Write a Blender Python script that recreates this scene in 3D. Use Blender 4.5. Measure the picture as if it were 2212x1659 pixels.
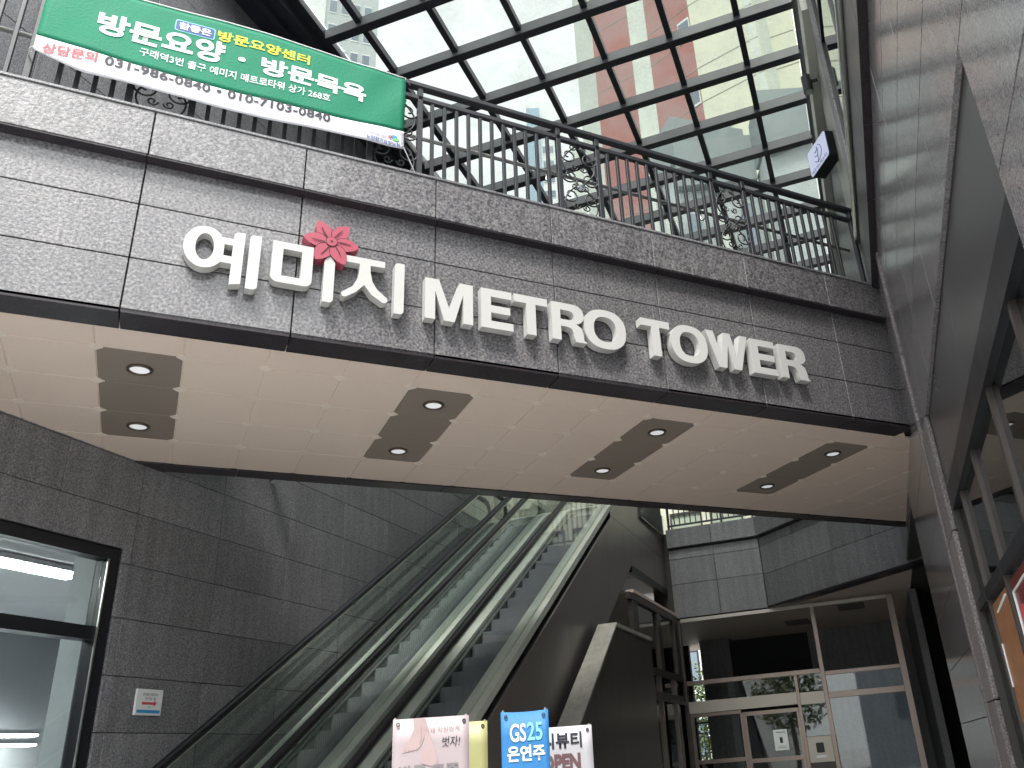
import bpy, math, random
from mathutils import Vector, Matrix
random.seed(7)
sc = bpy.context.scene
for o in list(bpy.data.objects): bpy.data.objects.remove(o)
col = sc.collection
R_ = math.radians
# ------------------------------------------------------------------ camera
right = Vector((0.8899538, -0.4504198, -0.0714439)); up = Vector((-0.1262648, -0.3938891, 0.9104442)); fwd = Vector((0.4382230, 0.8012324, 0.4074152))
cam = bpy.data.cameras.new('camera'); camo = bpy.data.objects.new('camera', cam); col.objects.link(camo)
camo.matrix_world = Matrix(((right.x, up.x, -fwd.x, 0), (right.y, up.y, -fwd.y, 0), (right.z, up.z, -fwd.z, 1.6), (0, 0, 0, 1)))
cam.sensor_fit = 'HORIZONTAL'; cam.sensor_width = 36; cam.lens = 1811.4555 / 2212 * 36
cam.shift_x = -188.0057 / 2212; cam.shift_y = 13.9056 / 2212
cam.clip_start = .05; cam.clip_end = 2000
sc.camera = camo
# ------------------------------------------------------------------ sky, sun, exposure
w = bpy.data.worlds.new('World'); sc.world = w; w.use_nodes = True
wn = w.node_tree; wn.nodes.clear()
sky = wn.nodes.new('ShaderNodeTexSky'); sky.sky_type = 'NISHITA'; sky.sun_disc = False
SUN_EL, SUN_AZ = 58, 215          # degrees; azimuth clockwise from +Y
sky.sun_elevation = R_(SUN_EL); sky.sun_rotation = R_(SUN_AZ)
sky.air_density = 1.0; sky.dust_density = 6.0; sky.ozone_density = 1.0
hs = wn.nodes.new('ShaderNodeHueSaturation'); hs.inputs['Saturation'].default_value = .12
mixw = wn.nodes.new('ShaderNodeMix'); mixw.data_type = 'RGBA'; mixw.inputs[0].default_value = .75
mixw.inputs[7].default_value = (10.0, 10.3, 10.4, 1)
bg = wn.nodes.new('ShaderNodeBackground'); bg.inputs['Strength'].default_value = .1
ow = wn.nodes.new('ShaderNodeOutputWorld')
wn.links.new(sky.outputs[0], hs.inputs['Color']); wn.links.new(hs.outputs[0], mixw.inputs[6])
wn.links.new(mixw.outputs[2], bg.inputs['Color']); wn.links.new(bg.outputs[0], ow.inputs[0])
sl = bpy.data.lights.new('sun', 'SUN'); sl.energy = 1.5; sl.angle = R_(14); sl.color = (1, .97, .92)
so = bpy.data.objects.new('sun', sl); col.objects.link(so)
sd = Vector((math.sin(R_(SUN_AZ)) * math.cos(R_(SUN_EL)), math.cos(R_(SUN_AZ)) * math.cos(R_(SUN_EL)), math.sin(R_(SUN_EL))))
so.rotation_euler = sd.to_track_quat('Z', 'Y').to_euler(); so.location = (0, 0, 60)
sc.view_settings.view_transform = 'Standard'; sc.view_settings.look = 'None'
sc.view_settings.gamma = 1; sc.view_settings.use_curve_mapping = False; sc.view_settings.exposure = 1.65
sc.render.engine = 'CYCLES'
sc.cycles.max_bounces = 14; sc.cycles.transparent_max_bounces = 40; sc.cycles.diffuse_bounces = 5; sc.cycles.glossy_bounces = 5
sc.cycles.transmission_bounces = 6; sc.cycles.caustics_reflective = False; sc.cycles.caustics_refractive = False
sc.cycles.use_denoising = True; sc.cycles.sample_clamp_indirect = 6

# ------------------------------------------------------------------ materials
MATS = {}
def newmat(name):
    m = bpy.data.materials.new(name); m.use_nodes = True; MATS[name] = m
    nt = m.node_tree; return m, nt, nt.nodes['Principled BSDF']
def N(nt, t, **k):
    n = nt.nodes.new(t)
    for a, b in k.items():
        if a.startswith('i_'): n.inputs[a[2:].replace('_', ' ')].default_value = b
        else: setattr(n, a, b)
    return n
def ramp(nt, stops):
    r = nt.nodes.new('ShaderNodeValToRGB'); e = r.color_ramp.elements
    while len(e) < len(stops): e.new(.5)
    for el, (p, c) in zip(e, stops): el.position = p; el.color = (*c, 1) if len(c) == 3 else c
    return r
def plain(name, c, rough=.5, metal=0., bump=0., bscale=40., var=.12, spec=.5, vscale=3., streak=0.):
    """plain surface with mild colour variation, wear and roughness change"""
    m, nt, b = newmat(name)
    b.inputs['Roughness'].default_value = rough; b.inputs['Metallic'].default_value = metal; b.inputs['Specular IOR Level'].default_value = spec
    g = N(nt, 'ShaderNodeNewGeometry')
    mp = N(nt, 'ShaderNodeMapping'); nt.links.new(g.outputs['Position'], mp.inputs[0])
    if streak: mp.inputs['Scale'].default_value = (1, 1, streak)
    no = N(nt, 'ShaderNodeTexNoise', i_Scale=vscale, i_Detail=6, i_Roughness=.65); nt.links.new(mp.outputs[0], no.inputs['Vector'])
    r = ramp(nt, [(.25, tuple(x * (1 - var) for x in c)), (.75, tuple(min(1, x * (1 + var)) for x in c))])
    nt.links.new(no.outputs[0], r.inputs[0]); nt.links.new(r.outputs[0], b.inputs['Base Color'])
    mr = N(nt, 'ShaderNodeMapRange'); mr.inputs[3].default_value = max(.02, rough - .08); mr.inputs[4].default_value = min(1, rough + .12)
    nt.links.new(no.outputs[0], mr.inputs[0]); nt.links.new(mr.outputs[0], b.inputs['Roughness'])
    if bump:
        n2 = N(nt, 'ShaderNodeTexNoise', i_Scale=bscale, i_Detail=4); nt.links.new(g.outputs['Position'], n2.inputs['Vector'])
        bu = N(nt, 'ShaderNodeBump', i_Strength=bump, i_Distance=.01); nt.links.new(n2.outputs[0], bu.inputs['Height']); nt.links.new(bu.outputs[0], b.inputs['Normal'])
    return m
def granite(name, lo, hi, rough, bump, tone=.22, spec=.5, sscale=90., coat=0.):
    m, nt, b = newmat(name)
    g = N(nt, 'ShaderNodeNewGeometry'); oi = N(nt, 'ShaderNodeObjectInfo')
    s = N(nt, 'ShaderNodeTexNoise', i_Scale=sscale, i_Detail=3, i_Roughness=.6); nt.links.new(g.outputs['Position'], s.inputs['Vector'])
    s2 = N(nt, 'ShaderNodeTexVoronoi', i_Scale=sscale * 1.3); nt.links.new(g.outputs['Position'], s2.inputs['Vector'])
    cl = N(nt, 'ShaderNodeTexNoise', i_Scale=2.3, i_Detail=5, i_Roughness=.7); nt.links.new(g.outputs['Position'], cl.inputs['Vector'])
    r1 = ramp(nt, [(.30, lo), (.50, tuple((a + c) / 2 for a, c in zip(lo, hi))), (.68, hi)]); nt.links.new(s.outputs[0], r1.inputs[0])
    b.inputs['Coat Weight'].default_value = coat; b.inputs['Coat Roughness'].default_value = .10
    mx = N(nt, 'ShaderNodeMix', data_type='RGBA', blend_type='MULTIPLY'); mx.inputs[0].default_value = .55
    r2 = ramp(nt, [(0, (.50, .55, .66)), (1, (1.55, 1.40, 1.32))]); nt.links.new(s2.outputs['Color'], r2.inputs[0])
    nt.links.new(r1.outputs[0], mx.inputs[6]); nt.links.new(r2.outputs[0], mx.inputs[7])
    # per-tile tone and blotches
    ad = N(nt, 'ShaderNodeMath', operation='ADD'); nt.links.new(oi.outputs['Random'], ad.inputs[0]); nt.links.new(cl.outputs[0], ad.inputs[1])
    mr = N(nt, 'ShaderNodeMapRange'); mr.inputs[1].default_value = .3; mr.inputs[2].default_value = 1.7; mr.inputs[3].default_value = 1 - tone; mr.inputs[4].default_value = 1 + tone
    nt.links.new(ad.outputs[0], mr.inputs[0])
    # faint vertical rain streaks
    mp = N(nt, 'ShaderNodeMapping'); mp.inputs['Scale'].default_value = (9, 9, .7); nt.links.new(g.outputs['Position'], mp.inputs[0])
    st = N(nt, 'ShaderNodeTexNoise', i_Scale=1.0, i_Detail=4); nt.links.new(mp.outputs[0], st.inputs['Vector'])
    ms = N(nt, 'ShaderNodeMapRange'); ms.inputs[1].default_value = .35; ms.inputs[2].default_value = .7; ms.inputs[3].default_value = .86; ms.inputs[4].default_value = 1.08
    nt.links.new(st.outputs[0], ms.inputs[0])
    mm = N(nt, 'ShaderNodeMath', operation='MULTIPLY'); nt.links.new(mr.outputs[0], mm.inputs[0]); nt.links.new(ms.outputs[0], mm.inputs[1])
    vm = N(nt, 'ShaderNodeVectorMath', operation='SCALE'); nt.links.new(mx.outputs[2], vm.inputs[0]); nt.links.new(mm.outputs[0], vm.inputs['Scale'])
    nt.links.new(vm.outputs[0], b.inputs['Base Color'])
    b.inputs['Specular IOR Level'].default_value = spec
    rr = N(nt, 'ShaderNodeMapRange'); rr.inputs[3].default_value = rough - .05; rr.inputs[4].default_value = rough + .1
    nt.links.new(s.outputs[0], rr.inputs[0]); nt.links.new(rr.outputs[0], b.inputs['Roughness'])
    if bump:
        bu = N(nt, 'ShaderNodeBump', i_Strength=bump, i_Distance=.006); nt.links.new(s.outputs[0], bu.inputs['Height']); nt.links.new(bu.outputs[0], b.inputs['Normal'])
    return m
def emis(name, c, s, base=(.9, .9, .9)):
    m, nt, b = newmat(name); b.inputs['Base Color'].default_value = (*base, 1)
    b.inputs['Emission Color'].default_value = (*c, 1); b.inputs['Emission Strength'].default_value = s; return m
def glass(name, tint, f0=.06, dirt=0., dirtcol=(.8, .82, .8), rough=.02, boost=1.0, dscale=.9):
    m, nt, b = newmat(name); nt.nodes.remove(b); out = nt.nodes['Material Output']
    tr = N(nt, 'ShaderNodeBsdfTransparent'); tr.inputs[0].default_value = (*tint, 1)
    gl = N(nt, 'ShaderNodeBsdfGlossy'); gl.inputs['Roughness'].default_value = rough; gl.inputs[0].default_value = (.95, .97, .97, 1)
    ge_ = N(nt, 'ShaderNodeNewGeometry'); dt = N(nt, 'ShaderNodeVectorMath', operation='DOT_PRODUCT'); nt.links.new(ge_.outputs['Normal'], dt.inputs[0]); nt.links.new(ge_.outputs['Incoming'], dt.inputs[1])
    ab = N(nt, 'ShaderNodeMath', operation='ABSOLUTE'); nt.links.new(dt.outputs['Value'], ab.inputs[0])
    om_ = N(nt, 'ShaderNodeMath', operation='SUBTRACT'); om_.inputs[0].default_value = 1; nt.links.new(ab.outputs[0], om_.inputs[1])
    pw = N(nt, 'ShaderNodeMath', operation='POWER'); pw.inputs[1].default_value = 5; nt.links.new(om_.outputs[0], pw.inputs[0])
    fr = N(nt, 'ShaderNodeMath', operation='MULTIPLY_ADD'); fr.inputs[1].default_value = .5; fr.inputs[2].default_value = .04; nt.links.new(pw.outputs[0], fr.inputs[0])
    mu = N(nt, 'ShaderNodeMath', operation='MULTIPLY_ADD'); mu.inputs[1].default_value = boost; mu.inputs[2].default_value = f0 - .04; mu.use_clamp = True
    nt.links.new(fr.outputs[0], mu.inputs[0])
    mx = N(nt, 'ShaderNodeMixShader'); nt.links.new(mu.outputs[0], mx.inputs[0]); nt.links.new(tr.outputs[0], mx.inputs[1]); nt.links.new(gl.outputs[0], mx.inputs[2])
    last = mx
    if dirt:
        g = N(nt, 'ShaderNodeNewGeometry')
        no = N(nt, 'ShaderNodeTexNoise', i_Scale=dscale, i_Detail=8, i_Roughness=.62, i_Distortion=.6); nt.links.new(g.outputs['Position'], no.inputs['Vector'])
        r = ramp(nt, [(.46, (.12,) * 3), (.52, (.4,) * 3), (.60, (.75,) * 3)]); nt.links.new(no.outputs[0], r.inputs[0])
        n2 = N(nt, 'ShaderNodeTexNoise', i_Scale=22, i_Detail=6); nt.links.new(g.outputs['Position'], n2.inputs['Vector'])
        m2 = N(nt, 'ShaderNodeMath', operation='MULTIPLY'); nt.links.new(r.outputs[0], m2.inputs[0]); nt.links.new(n2.outputs[0], m2.inputs[1])
        m3 = N(nt, 'ShaderNodeMath', operation='MULTIPLY'); m3.inputs[1].default_value = dirt * 2; m3.use_clamp = True; nt.links.new(m2.outputs[0], m3.inputs[0])
        df = N(nt, 'ShaderNodeBsdfTranslucent'); df.inputs[0].default_value = (*dirtcol, 1)
        d2 = N(nt, 'ShaderNodeBsdfDiffuse'); d2.inputs[0].default_value = (*dirtcol, 1)
        dd = N(nt, 'ShaderNodeMixShader'); dd.inputs[0].default_value = .4; nt.links.new(df.outputs[0], dd.inputs[1]); nt.links.new(d2.outputs[0], dd.inputs[2])
        ms = N(nt, 'ShaderNodeMixShader'); nt.links.new(m3.outputs[0], ms.inputs[0]); nt.links.new(mx.outputs[0], ms.inputs[1]); nt.links.new(dd.outputs[0], ms.inputs[2])
        last = ms
    nt.links.new(last.outputs[0], out.inputs[0]); return m

G_FAS = granite('flamed_granite', (.030, .032, .038), (.265, .26, .262), .36, .7, .12, .5, 44., .9)
G_WALL = granite('dark_flamed_granite', (.085, .090, .098), (.33, .33, .342), .42, .45, .18, .5, 72.)
G_DARK = granite('dark_polished_granite', (.012, .010, .014), (.055, .048, .054), .3, .05, .2, .35, 80.)
G_POL = granite('polished_grey_granite', (.11, .112, .118), (.33, .315, .32), .11, .03, .12, 1.0, 85.)
G_ROUGH = granite('bush_hammered_granite', (.08, .078, .08), (.36, .33, .33), .8, 1.0, .15, .3, 60.)
G_CAP = granite('pale_granite', (.30, .29, .265), (.58, .55, .49), .55, .15, .08, .4, 120.)
G_BROWN = granite('honed_brown_granite', (.075, .066, .060), (.15, .134, .124), .3, .05, .12, .5, 110.)
M_JOINT = plain('joint_mortar', (.055, .052, .05), .9)
M_SOFFIT = plain('cream_ceiling_panel', (.78, .64, .55), .55, 0, .15, 60, .03, .3)
M_SOFFITB = plain('taupe_ceiling_panel', (.255, .21, .178), .5, 0, .15, 60, .04, .35)
M_DIAM = plain('pale_ceiling_clip', (.82, .72, .62), .4)
M_STEEL = plain('painted_charcoal_steel', (.036, .038, .044), .38, .0, .06, 25, .15, .5)
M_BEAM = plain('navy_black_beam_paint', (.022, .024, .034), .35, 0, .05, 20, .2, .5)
M_BEAMSIDE = plain('daylit_beam_side_grey', (.11, .115, .125), .4, 0, .04, 20, .1, .5)  # lighter beam tone standing in for daylight on its side
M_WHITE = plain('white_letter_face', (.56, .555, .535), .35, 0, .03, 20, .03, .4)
M_LETTERSIDE = plain('shaded_cream_return', (.36, .35, .31), .4, 0, .05, 10, .10, .4, 9., .4)  # cream returns painted darker to deepen the shade on letter sides
M_PINK = plain('rose_red_paint', (.40, .07, .11), .4, 0, 0, 0, .05)
M_PINKD = plain('dark_rose_side', (.26, .03, .05), .45)
M_FLOWERLINE = plain('flower_line', (.07, .012, .02), .5)
M_BROWN = plain('brown_metal_cladding', (.215, .195, .188), .33, .3, 0, 0, .10, .5, 1.2, .4)
M_FRAME = plain('bronze_steel_frame', (.34, .275, .24), .3, .8, 0, 0, .12, .5, 2.)
M_FRAMED = plain('dark_bronze_frame', (.085, .075, .07), .4, .45, 0, 0, .12)
M_CREAMMET = plain('pale_metal_fascia', (.48, .44, .39), .35, .6, 0, 0, .06)
M_BLACK = plain('black_frame', (.012, .013, .017), .35)
M_VOID = plain('unlit_void_black', (.006, .006, .012), .6)  # near-black colour stands in for unlit depth behind the glass
M_RUBBER = plain('black_handrail_rubber', (.010, .010, .014), .32, 0, 0, 0, .1)
M_STAIN = plain('brushed_stainless', (.62, .64, .60), .28, .9, 0, 0, .08, .5, 2.)
M_DECK = plain('satin_escalator_deck', (.68, .71, .63), .45, .15, 0, 0, .10, .5, 1.6)
M_SKIRT = plain('dark_skirt_panel', (.15, .155, .165), .35, .4)
M_STEP = plain('grooved_step_metal', (.20, .21, .225), .55, .1, .3, 120, .12)
M_BAND = plain('brushed_steel_band', (.20, .20, .205), .28, .85, 0, 0, .1, .5, .8)
M_PAVE = plain('pale_grey_paving', (.45, .455, .455), .75, 0, .3, 30, .15)
M_LENS = emis('lit_lamp_lens', (.95, .97, 1.), .13, (.86, .86, .86))
M_LAMPRING = plain('dark_lamp_ring', (.10, .075, .06), .35, .4)
M_GREEN = plain('green_banner_cloth', (.012, .21, .115), .65, 0, .3, 60, .06, .3, 4.)
M_CLOTHW = plain('white_banner_cloth', (.66, .66, .70), .65, 0, .3, 60, .05, .3, 4.)
M_INKW = plain('white_print', (.82, .84, .84), .6); M_INKY = plain('yellow_print', (.70, .68, .04), .6)
M_INKR = plain('red_print', (.60, .09, .10), .6); M_INKB = plain('black_print', (.025, .025, .035), .6)
M_INKNAVY = plain('navy_print', (.04, .08, .28), .6); M_INKGR = plain('grey_print', (.22, .20, .21), .6)
M_INKMAUVE = plain('mauve_print', (.14, .07, .075), .6); M_INKC = plain('cyan_print', (.25, .62, .66), .6)
M_INKBLUE = plain('blue_print', (.04, .30, .62), .6); M_LEAFG = plain('leaf_green_print', (.12, .5, .12), .6)
M_PINKCL = plain('pale_pink_vinyl', (.42, .35, .365), .45, 0, 0, 0, .03); M_SKIN = plain('skin_tone_print', (.46, .345, .34), .5)
M_SKIND = plain('skin_shadow_print', (.42, .26, .24), .5)
M_YELV = plain('pale_yellow_vinyl', (.42, .41, .19), .45); M_BLUEV = plain('sky_blue_cloth', (.03, .19, .46), .6, 0, .2, 50, .06)
M_WHITEV = plain('white_vinyl', (.48, .47, .50), .45)
M_POSTO = plain('orange_poster_print', (.38, .17, .08), .35, 0, .2, 30, .4, .5, 12.); M_POSTR = plain('dark_red_poster_print', (.16, .025, .02), .3, 0, 0, 0, .3)
M_PLASTER = plain('grey_plaster', (.42, .43, .45), .8, 0, 0, 0, .05); M_PLAST2 = plain('pale_wall_paint', (.50, .53, .54), .8)
M_TUBE = emis('lit_tube', (.95, 1, .96), 14.0); M_LITSIGN = emis('lit_sign_face', (.62, .66, .95), .14, (.55, .57, .68))
M_CREAMW = plain('cream_rendered_wall', (.62, .63, .50), .8, 0, 0, 0, .04, .3, .3); M_REDW = plain('terracotta_rendered_wall', (.34, .15, .135), .8, 0, 0, 0, .06, .3, .3)
M_STRIPE = plain('pale_green_stripe_wall', (.58, .62, .55), .8); M_GREYW = plain('grey_green_roof_metal', (.22, .26, .26), .6, 0, 0, 0, .15, .5, 1.)
M_PALEG = plain('pale_grey_wall', (.46, .50, .50), .8); M_BLUEW = plain('blue_tower_wall', (.30, .42, .52), .8); M_TOWERW = plain('white_tower_wall', (.72, .75, .74), .8)
M_WING = plain('tower_window_glass', (.16, .20, .24), .2, .3); M_LINE = plain('wall_joint_line', (.30, .31, .25), .8)
M_BARK = plain('bark', (.10, .075, .05), .9, 0, .6, 20); M_STONEL = plain('white_wall', (.75, .74, .72), .7)
M_GROOVE = plain('dark_groove', (.02, .02, .02), .8)
GL_ROOF = glass('roof_glass', (.645, .665, .65), .04, .22, (.34, .36, .35), .03, .5, .8)
GL_BAL = glass('green_balustrade_glass', (.965, .99, .98), .045, .0, rough=.01, boost=1.2)
GL_WIN = glass('window_glass', (.95, .98, .98), .045, 0, boost=1.4)
GL_DOOR = glass('entrance_glass', (.93, .97, .96), .05, 0, boost=1.0)
GL_SHOP = glass('dark_shop_glass', (.30, .33, .35), .10, 0, boost=1.6)
m, nt, b = newmat('leaves'); b.inputs['Roughness'].default_value = .6
oi = N(nt, 'ShaderNodeNewGeometry'); no = N(nt, 'ShaderNodeTexNoise', i_Scale=2.2, i_Detail=5); nt.links.new(oi.outputs['Position'], no.inputs['Vector'])
r = ramp(nt, [(.35, (.035, .06, .012)), (.65, (.13, .17, .025))]); nt.links.new(no.outputs[0], r.inputs[0]); nt.links.new(r.outputs[0], b.inputs['Base Color'])
b.inputs['Transmission Weight'].default_value = 0; M_LEAF = m

# ------------------------------------------------------------------ frames and mesh building
# frame 'B': X along the bridge, Y into the passage.  frame 'D': x = along the diagonal walls, y = to their left.
ANG = {'B': 0.0, 'D': R_(45), 'S': R_(45.584)}
def f2w(fr, p):
    a = ANG[fr]; c, s = math.cos(a), math.sin(a)
    return Vector((p[0] * c - p[1] * s, p[0] * s + p[1] * c, p[2]))
class T:      # an Empty at the thing's base that parents its parts
    def __init__(s, name, label, cat, fr='B', base=(0, 0, 0), group=None, rot=None, kind=None):
        o = bpy.data.objects.new(name, None); col.objects.link(o); o.empty_display_size = .2
        s.o, s.fr, s.base = o, fr, Vector(base)
        o.location = f2w(fr, base); o.rotation_euler = (0, 0, ANG[fr] if rot is None else rot)
        o['label'] = label; o['category'] = cat
        if group: o['group'] = group
        if kind: o['kind'] = kind
class MB:
    def __init__(s): s.v, s.f, s.m = [], [], []
    def quad(s, a, b, c, d, mi=0):
        n = len(s.v); s.v += [a, b, c, d]; s.f.append((n, n + 1, n + 2, n + 3)); s.m.append(mi); return s
    def box(s, x0, x1, y0, y1, z0, z1, mi=0):
        if x0 > x1: x0, x1 = x1, x0
        if y0 > y1: y0, y1 = y1, y0
        if z0 > z1: z0, z1 = z1, z0
        n = len(s.v)
        s.v += [(x0, y0, z0), (x1, y0, z0), (x1, y1, z0), (x0, y1, z0), (x0, y0, z1), (x1, y0, z1), (x1, y1, z1), (x0, y1, z1)]
        for q in ((0, 3, 2, 1), (4, 5, 6, 7), (0, 1, 5, 4), (1, 2, 6, 5), (2, 3, 7, 6), (3, 0, 4, 7)): s.f.append(tuple(n + i for i in q)); s.m.append(mi)
        return s
    def prism(s, poly, ax, a, b, mi=0):
        """poly: 2-D points in the two other axes; extruded along ax from a to b"""
        def P(p, t): return (t, p[0], p[1]) if ax == 'x' else (p[0], t, p[1]) if ax == 'y' else (p[0], p[1], t)
        n = len(s.v); k = len(poly); s.v += [P(p, a) for p in poly] + [P(p, b) for p in poly]
        s.f.append(tuple(n + i for i in range(k))); s.f.append(tuple(n + k + i for i in reversed(range(k)))); s.m += [mi, mi]
        for i in range(k): j = (i + 1) % k; s.f.append((n + i, n + k + i, n + k + j, n + j)); s.m.append(mi)
        return s
    def tube(s, pts, r, seg=8, mi=0, closed=False, r2=None):
        pts = [Vector(p) for p in pts]; n0 = len(s.v); K = len(pts); prev = None
        for i, p in enumerate(pts):
            d = (pts[min(i + 1, K - 1)] - pts[max(i - 1, 0)])
            if closed: d = pts[(i + 1) % K] - pts[(i - 1) % K]
            d.normalize()
            ref = Vector((0, 0, 1)) if abs(d.z) < .95 else Vector((1, 0, 0))
            a = d.cross(ref).normalized(); b = a.cross(d).normalized()
            if prev is not None and a.dot(prev) < 0: a, b = -a, -b
            prev = a
            for k in range(seg):
                t = 2 * math.pi * k / seg; s.v.append(tuple(p + a * (math.cos(t) * r) + b * (math.sin(t) * (r2 or r))))
        for i in range(K if closed else K - 1):
            j = (i + 1) % K
            for k in range(seg):
                l = (k + 1) % seg; s.f.append((n0 + i * seg + k, n0 + i * seg + l, n0 + j * seg + l, n0 + j * seg + k)); s.m.append(mi)
        if not closed:
            s.f.append(tuple(n0 + k for k in range(seg))[::-1]); s.f.append(tuple(n0 + (K - 1) * seg + k for k in range(seg))); s.m += [mi, mi]
        return s
    def cyl(s, c, r, h, seg=24, ax='z', mi=0):
        poly = [(c[0 if ax != 'x' else 1] + r * math.cos(2 * math.pi * k / seg), (c[1] if ax == 'z' else c[2]) + r * math.sin(2 * math.pi * k / seg)) for k in range(seg)]
        t = c['xyz'.index(ax)]; return s.prism(poly, ax, t, t + h, mi)
def mesh_obj(name, mb, mats, parent=None, offset=None, bevel=0., smooth=False, kind=None, label=None):
    me = bpy.data.meshes.new(name)
    off = offset or (parent.base if isinstance(parent, T) else Vector((0, 0, 0)))
    me.from_pydata([tuple(Vector(v) - off) for v in mb.v], [], mb.f)
    for m_ in (mats if isinstance(mats, (list, tuple)) else [mats]): me.materials.append(m_)
    if isinstance(mats, (list, tuple)) and len(mats) > 1: me.polygons.foreach_set('material_index', mb.m)
    import bmesh as bmm
    bm = bmm.new(); bm.from_mesh(me); bmm.ops.recalc_face_normals(bm, faces=bm.faces)
    if bevel: bmm.ops.bevel(bm, geom=list(bm.edges), offset=bevel, segments=1, affect='EDGES', clamp_overlap=True)
    bm.to_mesh(me); bm.free()
    if smooth: me.polygons.foreach_set('use_smooth', [True] * len(me.polygons))
    o = bpy.data.objects.new(name, me); col.objects.link(o)
    if parent is not None: o.parent = parent.o if isinstance(parent, T) else parent
    if kind: o['kind'] = kind
    if label: o['label'] = label
    return o
def sub(name, mb, mats, part, th, **k):      # a sub-part, same coordinates as its thing
    o = mesh_obj(name, mb, mats, None, offset=th.base, **k); o.parent = part; return o
_tile = {}
def tile(th, name, x0, x1, y0, y1, z0, z1, mat, bev=.003, parent=None):
    """one cladding piece; alike pieces share a mesh"""
    key = (name, round(x1 - x0, 3), round(y1 - y0, 3), round(z1 - z0, 3), mat.name)
    if key not in _tile:
        mb = MB().box(0, x1 - x0, 0, y1 - y0, 0, z1 - z0); o = mesh_obj(name, mb, mat, None, bevel=bev); _tile[key] = o.data
    else: o = bpy.data.objects.new(name, _tile[key]); col.objects.link(o)
    o.parent = parent or th.o; o.location = Vector((x0, y0, z0)) - th.base
    return o
def top(name, label, cat, mb, mats, fr='B', base=(0, 0, 0), group=None, kind=None, **k):
    o = mesh_obj(name, mb, mats, None, offset=Vector(base), **k)
    o.location = f2w(fr, base); o.rotation_euler = (0, 0, ANG[fr])
    if label: o['label'] = label
    if cat: o['category'] = cat
    if group: o['group'] = group
    if kind: o['kind'] = kind
    return o
# lettering: text turned into a mesh and fitted to a rectangle
def text_mesh(s, bold=0., ext=0., shear=0., space=1.):
    cu = bpy.data.curves.new('lettering', 'FONT'); cu.body = s; cu.size = 1; cu.offset = bold; cu.extrude = ext; cu.fill_mode = 'FRONT' if not ext else 'BOTH'; cu.resolution_u = 4; cu.shear = shear; cu.space_character = space
    ob = bpy.data.objects.new('lettering', cu); col.objects.link(ob); dg = bpy.context.evaluated_depsgraph_get(); dg.update()
    me = bpy.data.meshes.new_from_object(ob.evaluated_get(dg)); bpy.data.objects.remove(ob); bpy.data.curves.remove(cu)
    return me
def place_text(name, s, rect, fn, mat, parent, bold=0., tilt=0., shear=0., rot90=False, space=1.):
    """rect=(x0,x1,z0,z1) in the plane; fn(x,z)->point in parent's frame coordinates; tilt = z change over the width"""
    me = text_mesh(s, bold, 0, shear, space)
    vs = [v.co.copy() for v in me.vertices]
    if rot90: vs = [Vector((v.y, -v.x, 0)) for v in vs]
    ax, bx = min(v.x for v in vs), max(v.x for v in vs); ay, by = min(v.y for v in vs), max(v.y for v in vs)
    x0, x1, z0, z1 = rect; base = parent.base
    for v, c in zip(me.vertices, vs):
        u = (c.x - ax) / (bx - ax); t = (c.y - ay) / (by - ay)
        v.co = Vector(fn(x0 + u * (x1 - x0), z0 + t * (z1 - z0) + tilt * (u - .5))) - base
    me.materials.clear(); me.materials.append(mat); me.name = name
    o = bpy.data.objects.new(name, me); col.objects.link(o); o.parent = parent.o
    return o

# ================================================================== SETTING
top('ground', None, None, MB().box(-300, 300, -300, 300, -.3, 0), M_PAVE, kind='structure')

# ================================================================== LEFT BUILDING (diagonal wall at y = 6.75)
LW = 6.75
lb = T('granite_building', 'dark granite clad building wall on the left, with a shop window', 'building', 'D', (8, LW, 0))
colsE = [-3.9, -2.72, -1.55, -.4, .78, 1.95, 3.13, 4.31, 5.48, 6.37, 7.52, 8.69, 9.87, 11.04, 12.2, 13.38, 14.55, 15.7, 16.9, 18.1, 19.3]
rowsZ = [0, .15, .66, 1.17, 1.68, 2.19, 2.68, 3.2, 3.71, 4.22, 4.73, 5.24, 5.75, 6.26]
WX0, WX1, WZ0, WZ1 = 1.95, 6.27, .15, 3.85
def holed(mb, x0, x1, y0, y1, z0, z1, hx0, hx1, hz0, hz1):
    mb.box(x0, hx0, y0, y1, z0, z1); mb.box(hx1, x1, y0, y1, z0, z1); mb.box(hx0, hx1, y0, y1, z0, hz0); mb.box(hx0, hx1, y0, y1, hz1, z1); return mb
mesh_obj('backing_wall', holed(MB(), -4.2, 23.6, LW + .03, LW + .33, 0, 11.75, WX0, WX1, WZ0, WZ1), plain('dark_open_joint', (.016, .016, .017), .9), lb); g = .0085
g = .0035
ntile = 0
for i in range(len(colsE) - 1):
    for j in range(1, len(rowsZ) - 1):
        a, b_, c, d = colsE[i] + g, colsE[i + 1] - g, rowsZ[j] + g, rowsZ[j + 1] - g
        if b_ < -1: continue
        if a < WX1 and b_ > WX0 and c < WZ1:
            if d > WZ1 + .05: c = WZ1 + .0
            elif b_ > WX1 + .05: a = WX1 + .0
            else: continue
        tile(lb, 'granite_tile', a, b_, LW, LW + .03, c, d, G_WALL); ntile += 1
upE = [.78 + 1.18 * k for k in range(0, 17)]; upZ = [6.26 + .76 * k for k in range(8)]
upZ[-1] = 11.7
for i in range(len(upE) - 1):
    for j in range(len(upZ) - 1):
        if upE[i] > 14.5: continue
        tile(lb, 'granite_tile', upE[i] + g, upE[i + 1] - g, LW, LW + .03, upZ[j] + g, upZ[j + 1] - g, G_WALL); ntile += 1
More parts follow.
